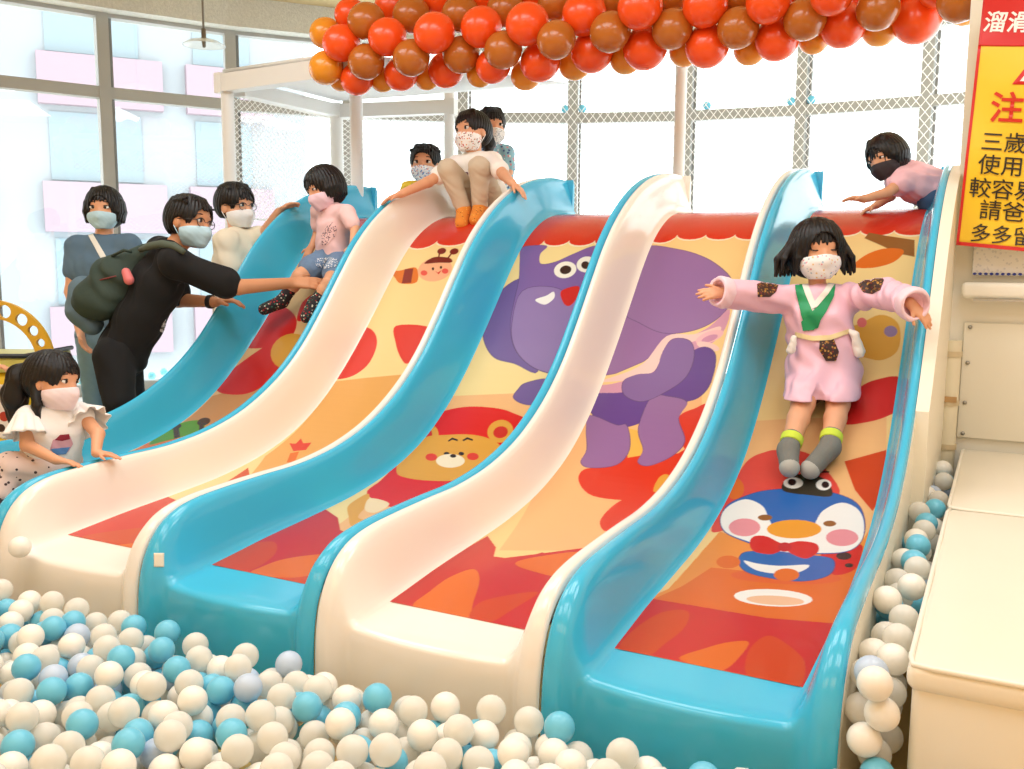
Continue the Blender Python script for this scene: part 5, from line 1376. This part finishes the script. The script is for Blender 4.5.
def crouching_girl():
    p = Person('person', 'girl with ponytail crouching at the top of the cream slide, hands on both rims', 1.2, vox=.005)
    p.root_at(at(482, 215, 5.75))
    p.head(at(472, 132, 5.62), cdir(-.66, -.05, -.75), cdir(-.06, 1, 0), hh=.238)
    p.torso(at(477, 176, 5.68), at(488, 204, 5.80), at(457, 164, 5.66), at(493, 161, 5.60), neck=at(477, 152, 5.63))
    p.arm('R', at(457, 165, 5.64), at(428, 182, 5.48), at(401, 194, 5.33), cdir(-.9, -.35, -.2), cdir(-.2, -1, 0), cdir(.3, -.2, -1), .3)
    p.arm('L', at(493, 162, 5.58), at(504, 175, 5.36), at(512, 183, 5.11), cdir(.6, -.55, -.3), cdir(-.2, -1, .2), cdir(-.6, 0, -.7), .3)
    p.leg('R', at(478, 204, 5.80), at(448, 169, 5.50), at(464, 211, 5.57), at(461, 226, 5.42))
    p.leg('L', at(494, 203, 5.78), at(479, 167, 5.46), at(480, 209, 5.55), at(475, 222, 5.40))
    p.body(); p.mask(spotted('white mask with red print', (246, 242, 240), [(200, 70, 70), (220, 150, 90), (120, 90, 80)], 80, .33)); p.eyes(.9)
    t0 = p.hp(.10, -.50, .10)
    tail = [rcone(p.hp(.0, -.42, .16), p.hp(.02, -.56, .14), .10 * p.hh, .13 * p.hh), rcone(p.hp(.02, -.56, .14), p.hp(.06, -.66, -.2), .14 * p.hh, .17 * p.hh), rcone(p.hp(.06, -.66, -.2), p.hp(.06, -.62, -.62), .17 * p.hh, .05 * p.hh)]
    p.hair('tail', fringe=.20, vol=1.0, seed=8)
    skin_obj('ponytail', tail, M_hair, p.root, .0045, disp=fold(.003, 140, 2))
    ts = p.shirt(mat('white cotton jersey', (246, 242, 236), .8, bump=(40, .1)), .014, .62, hem=-.06)
    decal('dark_print', ts, [(462, 172), (468, 172), (469, 180), (465, 184), (461, 178)], mat('dark shirt print', (110, 80, 96), .8), .7)
    p.trousers(mat('oatmeal leggings', (206, 190, 166), .85, bump=(60, .1)), .010, (1, .86), 'leggings')
    for a in ('L', 'R'): p.sock(a, spotted('orange patterned sock', (228, 138, 48), [(120, 60, 30), (240, 190, 90)], 60, .22), .006, .32)
crouching_girl()

def mask_boy():
    d = 6.15
    p = Person('person', 'small boy in yellow vest and printed mask looking over the cream slide', 1.0, vox=.0055)
    P = at(424, 200, d); p.root_at((P[0], P[1], 1.375))
    p.head(at(425, 164, d), cdir(-.12, -.12, -1), hh=.235)
    p.torso(at(426, 202, d + .03), at(428, 222, d + .06), at(409, 189, d + .02), at(442, 189, d + .02), neck=at(425, 182, d))
    p.arm('R', at(409, 190, d + .02), at(403, 206, d - .0), at(404, 219, d - .08)); p.arm('L', at(442, 190, d + .02), at(449, 206, d), at(447, 219, d - .06))
    b = p.p; dn = np.array([0, 0, -1.0])
    for q, n in ((-1, 'R'), (1, 'L')):      # kneeling on the platform
        h = b + p.tax * q * .05; k = h + cdir(0, 0, -1) * .12; k[2] = 1.375 + .05; a = k + cdir(0, 0, 1) * .22; a[2] = 1.375 + .035
        p.leg(n, h, k, a)
    p.body(); p.mask(spotted('white mask with blue print', (244, 246, 250), [(60, 110, 190), (90, 150, 210), (220, 120, 90)], 85, .36)); p.eyes(.9)
    p.hair('short', fringe=.26, seed=4)
    p.shirt(mat('white tee', (240, 240, 236), .8), .009, .6)
    v = p.shirt(mat('yellow vest cloth', (240, 206, 60), .75), .017, .12, 'vest', hem=-.03)
    decal('blue_patch', v, [(411, 184), (418, 182), (419, 192), (412, 193)], mat('teal badge', (60, 150, 170), .7), .7)
    p.trousers(mat('navy shorts', (60, 66, 90), .85), .010, (1, .2), 'shorts')
mask_boy()

def hidden_person():
    d = 6.25
    p = Person('person', 'masked dark-haired person half hidden behind the girl with the ponytail', 1.25, vox=.006)
    P = at(494, 215, d); p.root_at((P[0], P[1], 1.375))
    p.head(at(491, 127, d), cdir(.35, -.12, -1), hh=.235)
    p.torso(at(492, 170, d + .02), at(492, 205, d + .03), at(477, 152, d + .02), at(506, 153, d + .02), neck=at(491, 146, d))
    p.arm('L', at(506, 154, d), at(508, 172, d - .02), at(500, 186, d - .08)); p.arm('R', at(477, 154, d), at(474, 172, d), at(480, 188, d - .05))
    for q, n in ((-1, 'R'), (1, 'L')):
        h = p.p + p.tax * q * .06; k = h + cdir(0, 0, -1) * .16; k[2] = 1.375 + .055; a = k + cdir(0, 0, 1) * .28; a[2] = 1.375 + .04
        p.leg(n, h, k, a)
    p.body(); p.mask(spotted('white mask with grey print', (242, 242, 242), [(120, 130, 150), (170, 170, 180)], 90, .34)); p.eyes(.9)
    p.hair('tail', fringe=.16, seed=9)
    p.shirt(spotted('pale blue print shirt', (150, 200, 220), [(70, 100, 160), (230, 150, 160), (250, 250, 250)], 45, .36), .013, .6)
    p.trousers(mat('navy shorts', (60, 66, 90), .85), .010, (1, .5), 'trousers')
hidden_person()

def reaching_girl():
    d = 4.55
    p = Person('person', 'girl in pink sleeveless top leaning across the top of the rightmost slide', .98, vox=.005)
    P = at(925, 205, d); p.root_at((P[0], P[1], 1.36))
    p.head(at(886, 157, d), cdir(-.80, -.34, -.45), cdir(-.35, 1, 0), hh=.20)
    p.torso(at(912, 181, d), at(944, 192, d + .03), at(899, 171, d + .08), at(903, 182, d - .08), neck=at(894, 172, d))
    p.arm('R', at(903, 181, d - .08), at(887, 193, d - .16), at(864, 199, d - .22), cdir(-1, .05, -.1), cdir(0, -1, 0), cdir(0, -.3, -1), .3)
    p.arm('L', at(899, 178, d + .06), at(890, 196, d + .02), at(877, 205, d - .02), cdir(-.9, -.4, 0), cdir(0, -1, 0), cdir(0, .2, -1), .3)
    p.leg('R', at(944, 194, d), at(930, 203, d - .06), at(953, 210, d + .03), at(968, 212, d + .10)); p.leg('L', at(946, 194, d + .09), at(934, 203, d + .10), at(956, 210, d + .16), at(970, 212, d + .2))
    p.body(); p.mask(mat('black mask cloth', (52, 44, 48), .8)); p.eyes(.7)
    p.hair('bob', length=-.22, fringe=.04, vol=1.04, seed=12)
    p.shirt(mat('pink gathered cotton', (246, 196, 206), .8), .020, .28, 'blouse', hem=-.05, disp=fold(.005, 95, 2.2))
    p.trousers(mat('dark blue shorts', (52, 84, 120), .85), .012, (.8, 0), 'shorts')
reaching_girl()

def boy_glasses():
    d = 5.75
    p = Person('person', 'boy with glasses in beige T-shirt standing behind the leftmost slide rim', 1.42, vox=.0065)
    P = at(236, 300, d); p.root_at((P[0], P[1], 0))
    p.head(at(236, 206, d), cdir(.86, -.10, -.50), hh=.255)
    p.torso(at(236, 262, d), at(236, 325, d), at(246, 238, d + .17), at(226, 242, d - .16), neck=at(236, 230, d))
    p.arm('L', at(248, 240, d + .12), at(262, 236, d + .02), at(279, 212, d - .10), cdir(.85, .45, -.3), cdir(.1, -1, 0), cdir(.2, .5, -.9), .35)
    p.arm('R', at(226, 243, d - .14), at(230, 280, d - .2), at(246, 300, d - .25), cdir(.8, -.4, -.2), cdir(0, 0, 1), cdir(0, 1, 0), .35)
    for n, q in (('R', -.05), ('L', .09)):
        h = at(236, 338, d + q); k = h * np.array([1, 1, 0]) + np.array([.03, -.02, .34]); a = h * np.array([1, 1, 0]) + np.array([0, 0, .07]); p.leg(n, h, k, a, a + np.array([.12, -.02, -.04]))
    p.body(); p.mask(M_maskw); p.eyes(.9); p.hair('short', fringe=.16, seed=14, vol=1.03); p.glasses()
    p.shirt(mat('beige cotton tee', (236, 224, 200), .8, bump=(30, .1)), .018, .8, hem=-.06, flare=1.6, disp=fold(.004, 60, 1), extra=[rcone(p.c + p.tup * .03, p.p, .118, .115, .05)])
    p.trousers(mat('dark grey trousers', (70, 70, 74), .85), .012, (1, .95))
    for a in ('L', 'R'): p.sock(a, mat('white sock', (236, 234, 230), .9), .005, .2)
boy_glasses()

def woman():
    d = 5.75
    p = Person('person', 'woman in grey-blue T-shirt and pale mask standing behind the man in black', 1.6, True, vox=.007)
    P = at(103, 300, d); p.root_at((P[0], P[1], 0))
    p.head(at(104, 209, d), cdir(.10, -.12, -1), hh=.242)
    p.torso(at(104, 268, d), at(104, 335, d + .02), at(78, 247, d + .02), at(129, 245, d + .02), neck=at(104, 236, d))
    p.arm('R', at(77, 248, d), at(71, 292, d - .02), at(80, 330, d - .14), cdir(.3, -1, -.2), cdir(1, 0, 0), cdir(0, 0, -1), .4); p.arm('L', at(130, 247, d), at(138, 290, d), at(130, 325, d - .12), cdir(-.2, -1, -.2), cdir(-1, 0, 0), cdir(0, 0, -1), .4)
    for n, x in (('R', 92), ('L', 116)):
        h = at(x, 345, d + .02); k = h * np.array([1, 1, 0]) + np.array([0, -.02, .45]); a = h * np.array([1, 1, 0]) + np.array([0, 0, .08]); p.leg(n, h, k, a, a + cdir(0, -.1, -1) * .16 * np.array([1, 1, .3]) - np.array([0, 0, .03]))
    p.body(); p.mask(M_maskb); p.eyes(.9); p.hair('bob', length=-.30, fringe=.17, vol=1.06, seed=21)
    ts = p.shirt(mat('grey blue jersey', (92, 118, 140), .85, bump=(30, .1)), .014, .5, hem=-.08, flare=1.4)
    decal('white_strap', ts, [(88, 235), (93, 234), (106, 256), (101, 259)], mat('white strap', (240, 238, 230), .7), .8, .006)
    p.trousers(mat('blue jeans', (120, 150, 166), .85, noise=(30, .08)), .014, (1, .95), 'jeans')
    for a in ('L', 'R'): p.sock(a, mat('white sock', (236, 234, 230), .9), .005, .2)
woman()

def man():
    d = 5.02
    p = Person('person', 'man in black T-shirt leaning over the slide, steadying the little girl', 1.72, True, M_skin2, vox=.0065)
    P = at(120, 400, d); p.root_at((P[0], P[1], 0))
    p.head(at(190, 222, d), cdir(.93, -.12, -.34), cdir(.12, 1, 0), hh=.262)
    p.torso(at(157, 282, d), at(122, 352, d + .02), at(160, 250, d + .17), at(174, 262, d - .17), neck=at(178, 243, d))
    p.arm('R', at(178, 265, d - .17), at(238, 287, d - .10), at(291, 283, d + .12), cdir(.95, .04, .22), cdir(-.1, -.55, .8), cdir(-.1, 1, .3), .22)
    p.arm('L', at(165, 262, d + .17), at(178, 300, d + .20), at(215, 302, d + .12), cdir(1, .10, -.1), cdir(0, -1, .1), cdir(.2, .3, -1), .5)
    for n, q, x in (('R', -.10, 114), ('L', .12, 122)):
        h = at(x, 358, d + q); k = h * np.array([1, 1, 0]) + np.array([.10, -.06, .38]); a = h * np.array([1, 1, 0]) + np.array([-.04, .02, .09]); p.leg(n, h, k, a, a + np.array([.15, -.06, -.04]))
    p.body(); p.mask(M_maskb); p.eyes(.9); p.hair('short', fringe=.27, seed=31, vol=1.02); p.glasses()
    blk = mat('black jersey', (13, 13, 14), .9, bump=(25, .12))
    b_ = [rcone(p.c + p.tup * .02, p.w - p.tup * .02, .125, .12, .04)]
    ts = p.shirt(blk, .020, .78, hem=-.10, flare=1.7, disp=fold(.005, 42, 2), extra=b_)
    decal('white_shirt_print', ts, [(167, 318), (171, 317), (167, 327), (163, 333), (160, 331), (163, 324)], spotted('white lettering print', (40, 40, 42), [(230, 230, 230)], 90, .5), .7, .004)
    p.trousers(mat('black trousers', (11, 11, 12), .9, bump=(25, .1)), .024, (1, .97), disp=fold(.005, 40, 5))
    for a in ('L', 'R'): p.sock(a, mat('dark sock', (40, 40, 42), .9), .006, .2)
    sh, el, wr = p.J['armL']; dd = unit(wr - el); w = wr - dd * .03
    skin_obj('wristwatch', [rcone(w - dd * .012, w + dd * .012, .038, None, .004)], mat('black watch strap', (30, 30, 32), .5), p.root, .004, cuts=[(w + dd * .014, dd), (w - dd * .014, -dd)])
    # the backpack on his back
    bk = empty('backpack', at(106, 285, d + .0)); tag(bk, 'dark green and grey backpack slung on the back of the man in black', 'backpack')
    M_g = mat('dark green pack cloth', (50, 66, 58), .8, bump=(30, .2)); M_gb = mat('blue grey pack cloth', (96, 120, 134), .8, bump=(30, .2))
    q = lambda x, y, dd_=0.0: at(x, y, d + dd_)
    V, F = sdf_mesh([rcone(q(146, 254, -.02), q(112, 274, -.04), .05, .085, .05), rcone(q(112, 274, -.04), q(92, 300, -.02), .085, .105, .05), rcone(q(124, 284, -.05), q(104, 302, -.05), .07, .09, .05)], .007, disp=fold(.006, 38, 7)); adopt(bk, link('main_bag', mesh_from(V, F), M_g))
    V, F = sdf_mesh([rcone(q(84, 290, .02), q(84, 310, .02), .075, .085, .04), rcone(q(84, 310, .02), q(92, 324, .02), .085, .06, .04)], .007, disp=fold(.004, 40, 3)); adopt(bk, link('front_pocket', mesh_from(V, F), M_gb))
    mb = MB(); mb.tube([q(140, 250, -.10), q(150, 246, -.15), q(162, 244, -.19), q(174, 246, -.225), q(184, 252, -.25)], [.014, .02, .021, .02, .014], 10); adopt(bk, mb.build('shoulder_strap', mat('grey green strap', (82, 92, 78), .8), smooth=True))
    mb = MB(); mb.tube([q(112, 256, -.10), q(124, 250, -.12), q(132, 252, -.1)], .008, 8); adopt(bk, mb.build('carry_loop', M_g, smooth=True))
    V, F = sdf_mesh([rcone(q(126, 272, -.15), q(129, 280, -.16), .022, .026)], .005); adopt(bk, link('badge', mesh_from(V, F), mat('white and red badge', (224, 120, 120), .6)))
    mb = MB(); mb.tube([q(85, 285, -.08), q(100, 280, -.13), q(116, 276, -.15)], .004, 6); adopt(bk, mb.build('zip', mat('dark red zip', (120, 50, 46), .6), smooth=True))
man()

def ruffle_girl():
    d = 3.82
    p = Person('person', 'girl in white frilled top and polka dot trousers sitting by the slide foot', .98, vox=.0046)
    P = at(45, 470, d); p.root_at((P[0], P[1], .12))
    p.head(at(53, 381, d - .02), cdir(.97, -.08, -.20), cdir(0, 1, 0), hh=.222)
    p.torso(at(54, 432, d), at(50, 468, d + .02), at(79, 413, d + .07), at(30, 418, d - .08), neck=at(52, 406, d))
    p.arm('R', at(27, 418, d - .09), at(27, 445, d - .12), at(56, 460, d - .18), cdir(.95, -.14, -.1), cdir(0, -1, -.1), cdir(.1, 0, 1), .22)
    p.arm('L', at(81, 414, d + .07), at(98, 434, d - .0), at(96, 453, d - .09), cdir(.95, -.10, -.1), cdir(0, -1, 0), cdir(.2, 0, -1), .2)
    p.leg('R', at(42, 470, d - .04), at(10, 468, d - .10), at(-2, 505, d - .14), at(-16, 520, d - .2)); p.leg('L', at(56, 470, d + .06), at(28, 466, d - .02), at(6, 498, d - .0), at(-6, 516, d - .06))
    p.body(); p.mask(mat('pale pink white mask cloth', (246, 228, 232), .8)); p.eyes(.9)
    p.hair('tail', fringe=.17, vol=1.03, seed=41)
    tail = [rcone(p.hp(.12, -.36, .20), p.hp(.16, -.56, .05), .15 * p.hh, .20 * p.hh), rcone(p.hp(.16, -.56, .05), p.hp(.18, -.62, -.35), .21 * p.hh, .24 * p.hh), rcone(p.hp(.18, -.62, -.35), p.hp(.2, -.56, -.85), .23 * p.hh, .08 * p.hh), rcone(p.hp(.33, -.1, .0), p.hp(.36, -.02, -.45), .10 * p.hh, .09 * p.hh), rcone(p.hp(.36, -.02, -.45), p.hp(.36, .06, -.95), .09 * p.hh, .03 * p.hh)]
    skin_obj('ponytail', tail, M_hair, p.root, .0045, disp=fold(.0035, 120, 2))
    mb = MB(); mb.tube([p.hp(.30, .0, .36), p.hp(.26, .12, .38), p.hp(.2, .22, .36)], .004, 6); adopt(p.root, mb.build('hair_clip', mat('gold hair clip', (190, 150, 90), .4), smooth=True))
    ts = p.shirt(mat('white cotton top', (248, 244, 240), .8, bump=(40, .1)), .013, .15, 'top', hem=-.02, neckcut=-.004)
    # frilled shoulders: a wavy flaring collar around each arm
    for a, sgn in (('R', 1), ('L', -1)):
        sh, el, wr = p.J['arm' + a]; dd = unit(el - sh); u_ = unit(np.cross(dd, [0.3, .2, 1])); w_ = np.cross(dd, u_); V = []; n = 72; m_ = 8
        for i in range(m_ + 1):
            f = i / m_
            for k in range(n):
                th = 2 * math.pi * k / n; r = .046 + .036 * f + .010 * f * math.sin(9 * th) + .004 * f * math.sin(17 * th + 1)
                V.append(sh - dd * .012 + dd * (.085 * f) + (u_ * math.cos(th) + w_ * math.sin(th)) * r)
        F = [(i * n + k, i * n + (k + 1) % n, (i + 1) * n + (k + 1) % n, (i + 1) * n + k) for i in range(m_) for k in range(n)]
        o = link('frill', mesh_from(V, F), MATS['white cotton top']); so = o.modifiers.new('thick', 'SOLIDIFY'); so.thickness = .003; adopt(p.root, o)
    decal('cake_print', ts, [(50, 450), (53, 440), (62, 436), (70, 436), (73, 444), (68, 452), (56, 454)], mat('pink print', (224, 170, 184), .8), .7)
    decal('cake_print', ts, [(55, 440), (60, 435), (69, 434), (70, 439), (62, 441)], mat('berry print', (150, 40, 60), .8), .7, .004)
    decal('cake_print', ts, [(51, 449), (70, 447), (66, 454), (54, 455)], mat('blue print', (90, 140, 200), .8), .7, .004)
    p.trousers(spotted('polka dot cotton', (232, 206, 196), [(70, 50, 52)], 42, .24), .018, (1, .62), 'trousers', disp=fold(.004, 60, 1))
    for a in ('L', 'R'): p.sock(a, mat('dark shoe leather', (50, 36, 38), .5), .009, .12, 'shoe')
ruffle_girl()

def edge_person():
    d = 4.62
    p = Person('person', 'person cut off by the photo edge resting a hand on the yellow cart rail', 1.0, vox=.006)
    P = at(-80, 400, d); p.root_at((P[0], P[1], 0))
    p.head(at(-80, 300, d), cdir(.8, -.1, -.4), hh=.22)
    p.torso(at(-80, 350, d), at(-80, 395, d), at(-68, 334, d + .1), at(-90, 336, d - .1), neck=at(-80, 326, d))
    p.arm('R', at(-86, 338, d - .11), at(-58, 374, d - .13), at(-10, 366, d - .12), cdir(1, -.05, .1), cdir(0, -1, 0), cdir(0, .2, 1), .5)
    for n, q in (('R', -.06), ('L', .06)):
        h = at(-80, 402, d + q); k = h * np.array([1, 1, 0]) + np.array([.02, -.02, .24]); a = h * np.array([1, 1, 0]) + np.array([0, 0, .06]); p.leg(n, h, k, a, a + np.array([.1, -.02, -.03]))
    p.body(); p.mask(M_maskw); p.eyes(.9); p.hair('short', fringe=.2, seed=51)
    p.shirt(mat('white tee', (240, 240, 236), .8), .012, .6, hem=-.04); p.trousers(mat('navy shorts', (60, 66, 90), .85), .010, (1, .1), 'shorts')
    for a in ('L', 'R'): p.sock(a, mat('white sock', (236, 234, 230), .9), .005, .2)
edge_person()
